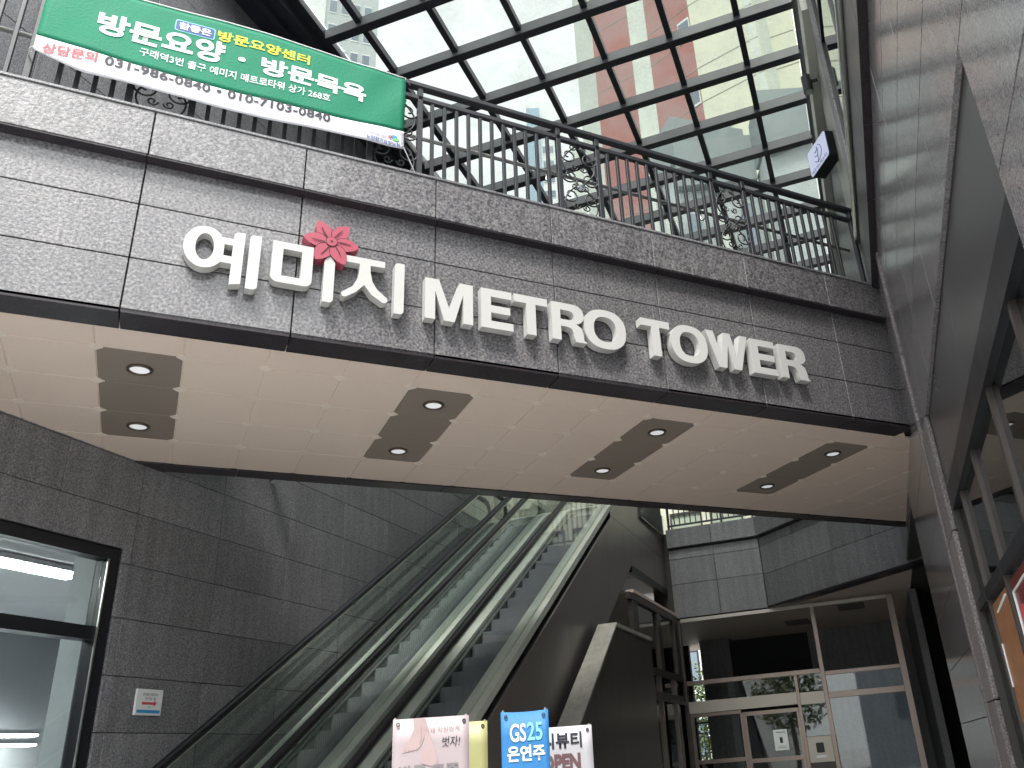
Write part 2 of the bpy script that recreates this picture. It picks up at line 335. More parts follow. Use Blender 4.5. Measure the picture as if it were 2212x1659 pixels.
# shop window
def window_frame(mb, x0, x1, y0, y1, z0, z1, t, xs=(), zs=(), tv=None):
    tv = tv or t
    mb.box(x0, x1, y0, y1, z1 - t, z1); mb.box(x0, x1, y0, y1, z0, z0 + t); mb.box(x0, x0 + t, y0, y1, z0 + t, z1 - t); mb.box(x1 - t, x1, y0, y1, z0 + t, z1 - t)
    for x in xs: mb.box(x - tv / 2, x + tv / 2, y0 + .002, y1 - .002, z0 + t, z1 - t)
    xx = [x0 + t] + [q for x in xs for q in (x - tv / 2, x + tv / 2)] + [x1 - t]
    for z in zs:
        for k in range(0, len(xx), 2): mb.box(xx[k], xx[k + 1], y0 + .004, y1 - .004, z - tv / 2, z + tv / 2)
    return mb
wf = mesh_obj('window', window_frame(MB(), WX0, WX1 - .01, LW + .04, LW + .18, WZ0, WZ1 - .01, .11, (3.40, 4.86), (3.04,), .12), M_BLACK, lb)
sub('trim', MB().box(6.135, 6.15, LW + .025, LW + .04, WZ0, WZ1 - .12), M_STAIN, wf, lb)
for x0, x1 in ((2.06, 3.34), (3.46, 4.80), (4.92, 6.15)):
    for z0, z1 in ((.26, 2.98), (3.10, 3.73)): sub('pane', MB().box(x0, x1, LW + .10, LW + .112, z0, z1), GL_WIN, wf, lb)
mesh_obj('window_reveal', MB().box(WX1, WX1 + .03, LW + .031, LW + .6, WZ0, WZ1).box(WX0, WX1, LW + .19, LW + .6, WZ1, WZ1 + .03), M_PLAST2, lb)
# the room behind the window
mesh_obj('shop_interior', MB().box(-3, 13, LW + 7, LW + 7.2, 0, 5).box(-3.2, -3, LW + .34, LW + 7, 0, 5).box(13, 13.2, LW + .34, LW + 7, 0, 5).box(-3, 13, LW + .34, LW + 7, 4.33, 4.5).box(-3, 13, LW + .34, LW + 7, -.02, .04)
         .box(-3, 11, LW + 1.0, LW + 1.25, 3.98, 4.33), M_PLASTER, lb)
def tube_light(x0, x1, y0, y1, z, lab, grp=None):
    t = T('ceiling_light', lab, 'ceiling light', 'D', ((x0 + x1) / 2, (y0 + y1) / 2, z), grp)
    mesh_obj('housing', MB().box(x0 - .02, x1 + .02, y0 - .02, y1 + .02, z, z + .06), M_PLASTER, t)
    mesh_obj('diffuser', MB().box(x0, x1, y0, y1, z - .03, z - .002), M_TUBE, t)
tube_light(3.2, 8.1, LW + 2.55, LW + 2.85, 4.26, 'long lit light strip on the shop ceiling, seen in the upper window pane')
tube_light(6, 11.0, LW + 6.25, LW + 6.5, 2.70, 'upper of two lit tubes low in the shop window behind the glass')
tube_light(6, 11.0, LW + 6.25, LW + 6.5, 2.56, 'lower of two lit tubes low in the shop window behind the glass')
sm = T('smoke_detector', 'round white ring fitting on the shop ceiling beside the lit strip', 'ceiling fitting', 'D', (9.2, LW + 2.5, 4.3))
mesh_obj('ring', MB().tube([(9.2 + .17 * math.cos(t * math.pi / 12), LW + 2.5 + .17 * math.sin(t * math.pi / 12), 4.30) for t in range(24)], .022, 8, closed=True), M_PLASTER, sm, smooth=True)

g = .0045
# ================================================================== PEDESTRIAN BRIDGE
br = T('pedestrian_bridge', 'granite clad bridge crossing the passage with a cream panelled underside', 'bridge', 'B', (2.5, 7.7, 4.744))
ZS = 4.744
mesh_obj('deck_slab', MB().prism([(-3.75, 6.05), (7.25, 6.05), (10.75, 9.43), (-.1, 9.43)], 'z', ZS + .06, 6.3), M_JOINT, br)
xj = [-3.9, -2.76, -1.62, -.487, .653, 1.774, 2.897, 4.018, 5.165, 6.30, 7.16]
rz = [(4.744, 5.186), (5.186, 5.655), (5.655, 6.035)]
for i in range(len(xj) - 1):
    a, b_ = xj[i] + g, xj[i + 1] - g
    for z0, z1 in rz: tile(br, 'granite_tile', a, b_, 6.0, 6.04, z0 + g, z1 - g, G_FAS)
    o = tile(br, 'parapet_tile', a * .985, b_ * .985 if i < 9 else 7.08, 5.9, 6.04, 6.047, 6.452, G_FAS)
    tile(br, 'dark_ledge_piece', a, b_, 5.905, 6.04, 6.03, 6.044, G_DARK, .001)
    tile(br, 'coping_stone', a * .985 - .005, min(b_ * .985 + .005, 7.09), 5.888, 6.22, 6.456, 6.48, G_WALL, .003)
    # dark granite border of the underside
    tile(br, 'border_tile', a, b_, 6.0, 6.262, ZS - .012, ZS + .03, G_DARK)
xr = [-.42, .60, 1.72, 2.86, 3.98, 5.12, 6.26, 7.38, 8.5, 9.6, 10.9]
for i in range(len(xr) - 1):
    tile(br, 'border_tile', xr[i] + g, xr[i + 1] - g, 9.21, 9.43, ZS - .012, ZS + .03, G_DARK)
    for z0, z1 in ((4.744, 5.19), (5.19, 5.65), (5.65, 6.3)): tile(br, 'granite_tile', xr[i] + g, xr[i + 1] - g, 9.40, 9.44, z0 + g + .04, z1 - g, G_FAS)
tile(br, 'corner_block', -.62, -.08, 9.18, 9.44, ZS - .013, ZS + .03, G_DARK)
def octa(dx, dy, c=.042):
    return [(c, 0), (dx - c, 0), (dx, c), (dx, dy - c), (dx - c, dy), (c, dy), (0, dy - c), (0, c)]
XS = [-.65 + .6 * k for k in range(-6, 19)]; YS = [6.268, 6.63, 7.26, 7.89, 8.52, 9.204]
brown = {0, 4, 8, 12}
om = {}
for i in range(len(XS) - 1):
    k = i - 6
    for j in range(len(YS) - 1):
        x0, x1, y0, y1 = XS[i] + .004, XS[i + 1] - .004, YS[j] + .004, YS[j + 1] - .004
        if (x0 + x1) / 2 - y1 > 1.9 or (x0 + x1) / 2 - y0 < -10.2: continue
        bn = k in brown and j in (1, 2, 3)
        key = (round(y1 - y0, 3), bn)
        if key not in om:
            o = mesh_obj('ceiling_tile', MB().prism(octa(x1 - x0, y1 - y0, .045 if 0 < j < 4 else .03), 'z', 0, .02), M_SOFFITB if bn else M_SOFFIT, None, bevel=.0025); om[key] = o.data
        else: o = bpy.data.objects.new('ceiling_tile', om[key]); col.objects.link(o)
        o.parent = br.o; o.location = Vector((x0, y0, ZS)) - br.base
        if bn: o['label'] = 'taupe ceiling tile'
mesh_obj('ceiling_backing', MB().prism([(-3.75, 6.2), (7.25, 6.2), (10.6, 9.3), (-.3, 9.3)], 'z', ZS + .008, ZS + .055), M_DIAM, br)
clip = None
for x in XS[1:-1]:
    for y in YS[1:-1]:
        if x - y > 1.2 or x - y < -9.6: continue
        if clip is None: clip = mesh_obj('corner_clip', MB().prism([(-.052, 0), (0, -.052), (.052, 0), (0, .052)], 'z', -.006, .006), M_DIAM, None).data; o = bpy.data.objects[-1] if False else [q for q in bpy.data.objects if q.data == clip][0]
        else: o = bpy.data.objects.new('corner_clip', clip); col.objects.link(o)
        o.parent = br.o; o.location = Vector((x, y, ZS)) - br.base
# recessed lamps
ordn = ['left', 'second from left', 'third from left', 'right']
proto = None
for n_, k in enumerate((0, 4, 8, 12)):
    for m_, y in enumerate((6.945, 8.205)):
        x = -.65 + .6 * k + .3
        lab = 'round recessed lamp in the %smost dark panel strip, %s the bridge lettering' % (('left', 'second left', 'third left', 'right')[n_], ('near end under', 'far end behind')[m_])
        if proto is None:
            proto = T('recessed_lamp', lab, 'ceiling light', 'B', (x, y, ZS), 'recessed lamps under the bridge')
            ring = [(x + .085 * math.cos(a * math.pi / 16), y + .085 * math.sin(a * math.pi / 16), ZS - .006) for a in range(32)]
            mesh_obj('trim_ring', MB().tube(ring, .014, 8, closed=True), M_LAMPRING, proto, smooth=True)
            mesh_obj('lens', MB().cyl((x, y, ZS - .008), .076, .006, 32), M_LENS, proto)
            r0 = proto.o
        else:
            r = r0.copy(); col.objects.link(r); r.location = (x, y, ZS); r['label'] = lab
            for ch in list(r0.children): c = ch.copy(); col.objects.link(c); c.parent = r

# ------------------------------------------------------------------ lettering on the bridge
YF = 5.9
bs = T('building_sign', 'raised white Korean and English lettering with a red flower on the granite bridge front', 'sign', 'B', (2.8, 6.0, 5.0))
K = 5.9 / 5.83
def k2(p): return (p[0] * K, 1.6 + (p[1] - 1.6) * K)
def letter(polys, holes=(), name='letter', mats=(M_WHITE, M_LETTERSIDE), y0=YF, y1=5.985, thing=bs):
    """polys/holes: lists of (x,z) in measured units; built as a filled curve for clean holes"""
    cu = bpy.data.curves.new('c', 'CURVE'); cu.dimensions = '2D'; cu.fill_mode = 'FRONT'
    for p in list(polys) + list(holes):
        sp = cu.splines.new('POLY'); sp.points.add(len(p) - 1); sp.use_cyclic_u = True
        for q, (x, z) in zip(sp.points, [k2(t) for t in p]): q.co = (x, z, 0, 1)
    ob = bpy.data.objects.new('c', cu); col.objects.link(ob); dg = bpy.context.evaluated_depsgraph_get(); dg.update()
    me = bpy.data.meshes.new_from_object(ob.evaluated_get(dg)); bpy.data.objects.remove(ob); bpy.data.curves.remove(cu)
    import bmesh as bmm
    bm = bmm.new(); bm.from_mesh(me); bmm.ops.remove_doubles(bm, verts=bm.verts, dist=1e-5)
    for v in bm.verts: v.co = Vector((v.co.x, y0, v.co.y)) - thing.base
    fr_ = list(bm.faces)
    for f_ in fr_: f_.material_index = 0
    ret = bmm.ops.extrude_face_region(bm, geom=fr_)
    for e_ in ret['geom']:
        if isinstance(e_, bmm.types.BMVert): e_.co.y += (y1 - y0)
    bmm.ops.recalc_face_normals(bm, faces=bm.faces)
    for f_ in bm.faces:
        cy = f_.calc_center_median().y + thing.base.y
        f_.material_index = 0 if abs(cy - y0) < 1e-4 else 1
    bm.to_mesh(me); bm.free(); me.materials.clear()
    for q in mats: me.materials.append(q)
    me.name = name; o = bpy.data.objects.new(name, me); col.objects.link(o); o.parent = thing.o
    return o
def ell(cx, cz, rx, rz, n=36, a0=0, a1=360): return [(cx + rx * math.cos(R_(a0 + (a1 - a0) * k / n)), cz + rz * math.sin(R_(a0 + (a1 - a0) * k / n))) for k in range(n)]
def sup(cx, cz, rx, rz, n=40, e=2.35):
    out = []
    for k in range(n):
        t = 2 * math.pi * k / n; c, s = math.cos(t), math.sin(t)
        out.append((cx + rx * math.copysign(abs(c) ** (2 / e), c), cz + rz * math.copysign(abs(s) ** (2 / e), s)))
    return out
def rr(x0, x1, z0, z1, tl=0, tr=0, br_=0, bl=0):
    P = []
    def arc(cx, cz, r, a0, a1):
        if r == 0: P.append((cx, cz)); return
        for k in range(6): a = R_(a0 + (a1 - a0) * k / 5); P.append((cx + r * math.cos(a), cz + r * math.sin(a)))
    arc(x0 + bl, z0 + bl, bl, 180, 270); arc(x1 - br_, z0 + br_, br_, 270, 360); arc(x1 - tr, z1 - tr, tr, 0, 90); arc(x0 + tl, z1 - tl, tl, 90, 180)
    return P
# syllable 1
ring = ell(-.012, 5.285, .142, .178)
body = [p for p in ring if not (p[0] > .09 and 5.165 < p[1] < 5.41)]
# outline walks counter-clockwise from lower right of the ring up its left side, then the vowel stroke
cw = [p for p in ell(-.012, 5.285, .142, .178, 60, 45, 322)]
v1 = [(.103, 5.178), (.178, 5.178), (.178, 5.0)] + rr(.178, .254, 4.99, 5.462, .03, .0, .03, 0)[6:12] + [(.254, 5.462)] + [(.205, 5.462), (.178, 5.44), (.178, 5.394), (.095, 5.394)]
letter([cw + v1], [ell(-.012, 5.287, .062, .115, 32), [(.118, 5.24), (.118, 5.337), (.176, 5.337), (.176, 5.24)]])
letter([rr(.289, .370, 4.99, 5.462, .03, 0, .03, .0)])
# syllable 2
letter([rr(.452, .752, 5.093, 5.455, 0, .0, .055, .055)], [[(.530, 5.154), (.530, 5.394), (.668, 5.394), (.668, 5.154)]])
letter([[(.838, 4.99), (.90, 4.99), (.918, 5.01), (.918, 5.35), (.878, 5.42), (.838, 5.36)]])
# syllable 3
letter([[(.985, 5.387), (.985, 5.425), (1.0, 5.447), (1.309, 5.447), (1.309, 5.392), (1.193, 5.388), (1.196, 5.32), (1.214, 5.238), (1.25, 5.18), (1.335, 5.108), (1.338, 5.085), (1.318, 5.066), (1.298, 5.066),
         (1.21, 5.12), (1.150, 5.200), (1.09, 5.125), (1.01, 5.065), (.985, 5.068), (.975, 5.09), (.98, 5.105), (1.06, 5.17), (1.10, 5.26), (1.108, 5.33), (1.108, 5.388)]])
letter([rr(1.389, 1.468, 4.99, 5.462, .03, 0, .03, 0)])
def M_(x0, x1): w_ = x1 - x0; s = .085; m_ = (x0 + x1) / 2; return [(x0, 5.0), (x0 + s, 5.0), (x0 + s, 5.27), (m_ - .045, 5.0), (m_ + .045, 5.0), (x1 - s, 5.27), (x1 - s, 5.0), (x1, 5.0), (x1, 5.38), (x1 - .115, 5.38), (m_, 5.115), (x0 + .115, 5.38), (x0, 5.38)]
def E_(x0, x1): s = .088; return [(x0, 5.003), (x1, 5.003), (x1, 5.075), (x0 + s, 5.075), (x0 + s, 5.155), (x1 - .025, 5.155), (x1 - .025, 5.225), (x0 + s, 5.225), (x0 + s, 5.31), (x1 - .01, 5.31), (x1 - .01, 5.382), (x0, 5.382)]
def T_(x0, x1): m_ = (x0 + x1) / 2; s = .043; return [(m_ - s, 5.005), (m_ + s, 5.005), (m_ + s, 5.308), (x1, 5.308), (x1, 5.384), (x0, 5.384), (x0, 5.308), (m_ - s, 5.308)]
def Rr(x0, x1):
    s = .085; xe = x1 - .02
    out = [(x0, 5.006), (x0 + s, 5.006), (x0 + s, 5.145), (x0 + .15, 5.145)]
    out += [(x0 + .19, 5.13), (x0 + .205, 5.09), (x0 + .212, 5.04), (x0 + .225, 5.006), (x1, 5.006), (x1, 5.015), (x1 - .025, 5.03), (x1 - .03, 5.10), (x1 - .045, 5.15), (x1 - .095, 5.185)]
    out += [(x1 - .05, 5.205), (x1 - .022, 5.24), (x1 - .018, 5.285), (x1 - .03, 5.335), (x1 - .065, 5.368), (x1 - .11, 5.38), (x0, 5.38)]
    return out, [(x0 + s, 5.215), (x0 + s, 5.31), (x0 + .17, 5.31), (x0 + .205, 5.298), (x0 + .218, 5.264), (x0 + .205, 5.228), (x0 + .17, 5.215)]
def W_(x0, x1):
    w_ = x1 - x0; m_ = (x0 + x1) / 2
    return [(x0, 5.386), (x0 + .115, 5.0), (x0 + .205, 5.0), (m_, 5.25), (x1 - .205, 5.0), (x1 - .115, 5.0), (x1, 5.386), (x1 - .088, 5.386), (x1 - .158, 5.13), (m_ + .042, 5.386), (m_ - .042, 5.386), (x0 + .158, 5.13), (x0 + .088, 5.386)]
letter([M_(1.642, 2.052)]); letter([E_(2.124, 2.410)]); letter([T_(2.425, 2.735)])
a, b_ = Rr(2.775, 3.108); letter([a], [b_])
letter([sup(3.303, 5.186, .212, .200)], [sup(3.303, 5.186, .115, .128)])
letter([T_(3.684, 3.995)]); letter([sup(4.207, 5.190, .205, .200)], [sup(4.207, 5.19, .108, .128)])
letter([W_(4.41, 4.905)]); letter([E_(4.94, 5.243)])
a, b_ = Rr(5.292, 5.648); letter([a], [b_])
# flower emblem: six petals
cx, cz = .878, 5.532
def petal(ang, ln=.185, wd=.060, s0=.03):
    out = []
    c, s = math.cos(R_(ang)), math.sin(R_(ang))
    for k in range(15):
        t = k / 14; x = s0 + ln * t; y = wd * (math.sin(math.pi * t ** .8)) ** .75 if 0 < t < 1 else 0; out.append((x, y))
    for k in range(13, 0, -1):
        t = k / 14; x = s0 + ln * t; y = -wd * (math.sin(math.pi * t ** .8)) ** .75; out.append((x, y))
    return [(cx + x * c - y * s, cz + x * s + y * c) for x, y in out]
angs = [122, 55, 178, 358, 238, 300]
lens_ = [.185, .19, .185, .185, .185, .19]
for q_, (a_, l_) in enumerate(zip(angs, lens_)):
    letter([petal(a_, l_ + .002, .065, .022)], name='petal_rim', mats=(M_FLOWERLINE, M_FLOWERLINE), y0=YF - .0053 - .0014 * q_, y1=YF + .004 + .0011 * q_)
    letter([petal(a_, l_)], name='petal', mats=(M_PINK, M_PINKD), y0=YF - .006 - .0014 * q_, y1=5.985 + .0009 * q_)
for a_ in angs:
    c, s = math.cos(R_(a_)), math.sin(R_(a_))
    P = [(.05, -.004), (.10, -.006), (.15, -.001), (.148, .003), (.10, .003), (.05, .004)]
    letter([[(cx + x * c - (y + .012 * math.sin(x * 18)) * s, cz + x * s + (y + .012 * math.sin(x * 18)) * c) for x, y in P]], name='petal_line', mats=(M_FLOWERLINE, M_FLOWERLINE), y0=YF - .0165, y1=YF - .0145)
letter([ell(cx, cz, .040, .040, 24)], [ell(cx, cz, .012, .012, 12)], name='flower_centre', mats=(M_PINK, M_PINKD), y0=YF - .020, y1=5.984)
letter([ell(cx, cz, .046, .046, 24)], name='centre_rim', mats=(M_FLOWERLINE, M_FLOWERLINE), y0=YF - .0175, y1=YF - .0145)
letter([ell(cx, cz, .011, .011, 12)], name='centre_dot', mats=(M_FLOWERLINE, M_FLOWERLINE), y0=YF - .021, y1=YF - .0202)

# ------------------------------------------------------------------ railing on the bridge
rl = T('bridge_railing', 'charcoal steel railing with scroll panels along the front of the bridge', 'railing', 'B', (2, 6.1, 6.48))
Z0, Z1 = 6.48, 7.70
def bar(th, name, x, y, wx, wy, z0, z1, mat=M_STEEL): return tile(th, name, x - wx / 2, x + wx / 2, y - wy / 2, y + wy / 2, z0, z1, mat, .004)
mesh_obj('top_rail', MB().box(-3.6, 7.1, 6.06, 6.14, Z1 - .05, Z1), M_STEEL, rl, bevel=.006)
mesh_obj('lower_rail', MB().box(-3.6, 7.1, 6.075, 6.125, 7.50, 7.55), M_STEEL, rl, bevel=.004)
mesh_obj('handrail', MB().tube([(-3.6, 6.22, 7.16), (7.06, 6.22, 7.16)], .02, 10), M_STAIN, rl, smooth=True)
def spiral(cx, cz, r0, turns, a0, dirn, n=22, x2=None):
    return [(cx + r0 * (1 - .78 * k / n) * math.cos(a0 + dirn * turns * 2 * math.pi * k / n), 6.1, cz + r0 * (1 - .78 * k / n) * math.sin(a0 + dirn * turns * 2 * math.pi * k / n)) for k in range(n + 1)]
scr = MB()
def scroll_panel():
    mb = MB(); cx_ = .225
    for sx in (-1, 1):
        for zz, r_ in ((.12, .095), (.36, .10), (.60, .10), (.86, .10)):
            mb.tube(spiral(cx_ + sx * .115, zz, r_, 1.35, (0 if sx > 0 else math.pi) + .6 * sx, -sx), .0085, 5)
            mb.tube(spiral(cx_ + sx * .06, zz + .12, .042, 1.2, (math.pi if sx > 0 else 0), sx), .0075, 5)
        pts = [(cx_ + sx * (.02 + .16 * abs(math.sin(k / 24 * math.pi * 2.0))), 6.1, .02 + k / 24 * .98) for k in range(25)]
        mb.tube(pts, .009, 5)
    mb.tube([(cx_ + .05 * math.cos(t * math.pi / 8), 6.1, .50 + .07 * math.sin(t * math.pi / 8)) for t in range(16)], .010, 6, closed=True)
    return mb
sp0 = None
for k in range(-2, 3):
    x0 = 3.08 + 1.89 * k
    if x0 + .45 > 7.1 or x0 < -3.5: continue
    for xx in (x0, x0 + .45): bar(rl, 'post', xx, 6.1, .05, .05, Z0, Z1 - .052)
    mb = scroll_panel()
    if sp0 is None: o = mesh_obj('scroll_panel', mb, M_STEEL, None, smooth=True); sp0 = o.data
    else: o = bpy.data.objects.new('scroll_panel', sp0); col.objects.link(o)
    o.parent = rl.o; o.location = Vector((x0, 0, Z0)) - rl.base
    for q in range(1, 12): 
        xx = x0 + .45 + q * 1.44 / 12
        if xx < 7.05: bar(rl, 'baluster', xx, 6.1, .033, .033, Z0, 7.502)
for q in range(1, 5): bar(rl, 'baluster', 3.08 + 1.89 * -2 - q * .12, 6.1, .033, .033, Z0, 7.502)
bar(rl, 'post', -1.38, 6.1, .05, .05, Z0, Z1 - .052)
for q in range(1, 11): bar(rl, 'baluster', -1.38 - q * .13, 6.1, .033, .033, Z0, 7.502)
bar(rl, 'post', 7.06, 6.1, .05, .05, Z0, Z1 - .052)
for xx in (2.99, 4.87): mesh_obj('handrail_bracket', MB().tube([(xx, 6.22, 7.15), (xx, 6.24, 7.07), (xx, 6.2, 7.03), (xx, 6.11, 7.05)], .009, 6), M_STAIN, rl, smooth=True)

# ------------------------------------------------------------------ green banner on the railing
gb = T('banner', 'green and white cloth banner with Korean print and phone numbers tied to the railing', 'banner', 'B', (0.05, 5.95, 6.7))
def wave(x, z):
    e = max(0, (x - .9) / .55)
    return 5.955 + .010 * math.sin(x * 4 + z * 3) + .0035 * math.sin(x * 14 - z * 9) * (.35 + 1.6 * e)
def zb(x): return 6.705 + .11 * max(0, (-1.0 - x) / .35) ** 1.2 + .05 * max(0, (x - .3) / 1.1)
def zt(x): return 7.585 + .04 * math.sin((x + 1.35) / 2.83 * math.pi)
def zm(x): return 6.905 + .05 * max(0, (-.7 - x) / .65) + .06 * max(0, (x - .85) / .6)
nx = 60
def sheet(f0, f1, nz, off=0.):
    mb = MB()
    for i in range(nx):
        xa, xb = -1.352 + 2.815 * i / nx, -1.352 + 2.815 * (i + 1) / nx
        for j in range(nz):
            q = []
            for x, jj in ((xa, j), (xb, j), (xb, j + 1), (xa, j + 1)):
                z = f0(x) + (f1(x) - f0(x)) * jj / nz; q.append((x, wave(x, z) + off, z))
            mb.quad(*q)
    return mb
def weld(o):
    import bmesh as bmm
    bm = bmm.new(); bm.from_mesh(o.data); bmm.ops.remove_doubles(bm, verts=bm.verts, dist=1e-4); bmm.ops.recalc_face_normals(bm, faces=bm.faces); bm.to_mesh(o.data); bm.free()
    o.data.polygons.foreach_set('use_smooth', [True] * len(o.data.polygons)); md = o.modifiers.new('t', 'SOLIDIFY'); md.thickness = .002; md.offset = 0 if True else 1
for nm, f0, f1, mt, nz in (('green_cloth', zm, zt, M_GREEN, 14), ('white_cloth', zb, zm, M_CLOTHW, 6)):
    o = mesh_obj(nm, sheet(f0, f1, nz), mt, gb); weld(o)
onb = lambda x, z: (x, wave(x, z) - .006, z)
onb2 = lambda x, z: (x, wave(x, z) - .0045, z)
place_text('lettering', '방문요양', (-.99, -.067, 7.14, 7.375), onb, M_INKW, gb, .035, .04)
place_text('lettering', '방문목욕', (.22, 1.108, 7.165, 7.355), onb, M_INKW, gb, .035)
mesh_obj('dot', MB().prism(ell(.067, 7.262, .03, .024, 16), 'y', wave(.067, 7.26) - .006, wave(.067, 7.26) - .004), M_INKW, gb)
def rpatch(nm, x0, x1, z0, z1, mat, off):
    mb = MB(); P = rr(x0, x1, z0, z1, .02, .02, .02, .02); n_ = len(mb.v)
    mb.v = [(x, wave(x, z) - off, z) for x, z in P]; mb.f = [tuple(range(len(P)))]; mb.m = [0]; return mesh_obj(nm, mb, mat, gb)
rpatch('label_border', -.464, -.160, 7.393, 7.515, M_INKC, .004); rpatch('label_patch', -.456, -.168, 7.401, 7.507, M_INKNAVY, .0052)
place_text('lettering', '참좋은', (-.435, -.19, 7.418, 7.492), lambda x, z: (x, wave(x, z) - .0075, z), M_INKW, gb, .03)
place_text('lettering', '방문요양센터', (-.140, .607, 7.405, 7.515), onb, M_INKY, gb, .03)
place_text('lettering', '구래역3번 출구 예미지 메트로타워 상가 268호', (-.672, .80, 7.035, 7.12), onb, M_INKW, gb, .012, .04)
place_text('lettering', '상담문의', (-1.297, -.94, 6.812, 6.91), onb, M_INKR, gb, .02, .025)
place_text('lettering', '031-986-0840 • 010-7103-0840', (-.886, .814, 6.826, 6.915), onb, M_INKB, gb, .022, .0, space=1.05)
place_text('lettering', '노인장기요양보험', (1.129, 1.428, 6.762, 6.812), onb, M_INKNAVY, gb, .02)
place_text('lettering', 'LONG TERM CARE', (1.14, 1.30, 6.835, 6.85), onb, M_INKGR, gb, .0)
mesh_obj('logo_blue', MB().prism(ell(1.375, 6.868, .03, .02, 14), 'y', wave(1.37, 6.86) - .006, wave(1.37, 6.86) - .0045), M_INKBLUE, gb)
mesh_obj('logo_green', MB().prism(ell(1.392, 6.842, .028, .016, 14), 'y', wave(1.37, 6.86) - .0075, wave(1.37, 6.86) - .0062), M_LEAFG, gb)
mesh_obj('logo_swirl', MB().tube([(1.338 + .02 * (1 - k / 20) * math.cos(k * .7), wave(1.33, 6.85) - .007, 6.855 + .02 * (1 - k / 20) * math.sin(k * .7)) for k in range(18)], .002, 5), M_INKR, gb)
for (x, z, x2, z2) in ((-1.35, 6.83, -1.40, 6.87), (1.46, 6.77, 1.62, 6.52), (1.46, 7.58, 1.52, 7.64), (-1.35, 7.57, -1.39, 7.66)):
    mesh_obj('tie_string', MB().tube([(x, 5.95, z), ((x + x2) / 2, 5.99, (z + z2) / 2 - .01), (x2, 6.06, z2)], .005, 5).tube([(x, 5.95, z - .01), ((x + x2) / 2 + .02, 6.0, (z + z2) / 2 - .03), (x2 + .01, 6.06, z2 - .02)], .004, 5), M_CLOTHW, gb)
mesh_obj('hem', MB().tube([(-1.352 + 2.815 * i / 40, wave(-1.352 + 2.815 * i / 40, zt(-1.352 + 2.815 * i / 40)) - .003, zt(-1.352 + 2.815 * i / 40)) for i in range(41)], .006, 6), M_INKW, gb, smooth=True)

# ================================================================== RIGHT BUILDING (wall plane y = -0.8 in the diagonal frame)
RW = -.8
rb = T('polished_building', 'polished granite building on the right with a steel framed shop window', 'building', 'D', (6, RW, 0))
OX0, OX1, OZ1 = 3.05, 7.58, 4.25
mb = MB(); mb.box(1.6, OX0, RW - .5, RW - .03, 0, 12.5).box(OX1, 9.2, RW - .5, RW - .03, 0, 12.5).box(OX0, OX1, RW - .5, RW - .03, OZ1, 12.5).box(9.2, 12.05, RW - .5, RW - .03, 0, 11.4).box(12.05, 24.5, RW - .5, RW - .03, 4.6, 10.9)
mb.box(1.6, 24.5, RW - 6, RW - 5.8, 0, 12.5).box(1.5, 1.65, RW - 5.8, RW - .5, 0, 12.5).box(1.6, 24.5, RW - 5.8, RW - .5, 12.3, 12.5).box(24.5, 24.8, RW - 6, RW, 0, 12.5)
mesh_obj('backing_wall', mb, M_JOINT, rb)
rz2 = [0, .55, 1.15, 1.75, 2.35, 2.95, 3.60, 4.25, 4.86, 5.43, 5.93, 6.42]
cx2 = [1.6, 3.05, 4.24, 5.45, 6.66, 7.58, 8.30]
for i in range(len(cx2) - 1):
    for j in range(len(rz2) - 1):
        a, b_, c, d = cx2[i] + .005, cx2[i + 1] - .005, rz2[j] + .006, rz2[j + 1] - .006
        if b_ > OX0 + .1 and a < OX1 - .1 and c < OZ1 - .1: continue
        if i == 5 and c < 4.2: continue
        tile(rb, 'granite_panel', a, b_, RW - .03, RW, c, d, G_POL, .0015)
for x0, x1 in ((8.44, 9.6), (9.6, 10.8), (10.8, 12.0)):
    for j in range(len(rz2) - 1): tile(rb, 'granite_panel', x0 + .004, x1 - .004, RW - .03, RW, rz2[j] + .004, rz2[j + 1] - .004, G_POL, .0015)
for z0, z1 in zip([0, .7, 1.95, 3.2, 4.45, 5.2, 6.45], [.7, 1.95, 3.2, 4.45, 5.2, 6.45, 7.3]):
    tile(rb, 'rough_strip', 8.305, 8.435, RW - .03, RW + .014, z0 + .006, z1 - .006, G_ROUGH, .006)
for z0, z1 in zip([0, .45, 1.85, 3.2], [.45, 1.85, 3.2, 4.25]):
    tile(rb, 'rough_strip', 7.59, 8.255, RW - .03, RW + .012, z0 + .006, z1 - .006, G_ROUGH, .008)
tile(rb, 'dark_reveal', 8.26, 8.30, RW - .03, RW - .008, 0, 7.0, G_DARK, .001)
# ledge above with a bright drip strip
for k in range(7):
    x0 = 1.6 + k * 1.14; x1 = min(x0 + 1.14, 9.5)
    tile(rb, 'ledge_stone', x0 + .004, x1 - .004, RW - .03, RW + .07, 6.43, 7.16, G_DARK, .003)
    tile(rb, 'ledge_stone', x0 + .004, x1 - .004, RW - .03, RW + .055, 7.27, 7.80, G_DARK, .003)
mesh_obj('drip_rail', MB().tube([(1.6, RW + .085, 7.215), (9.5, RW + .085, 7.215)], .045, 10), M_STAIN, rb, smooth=True)
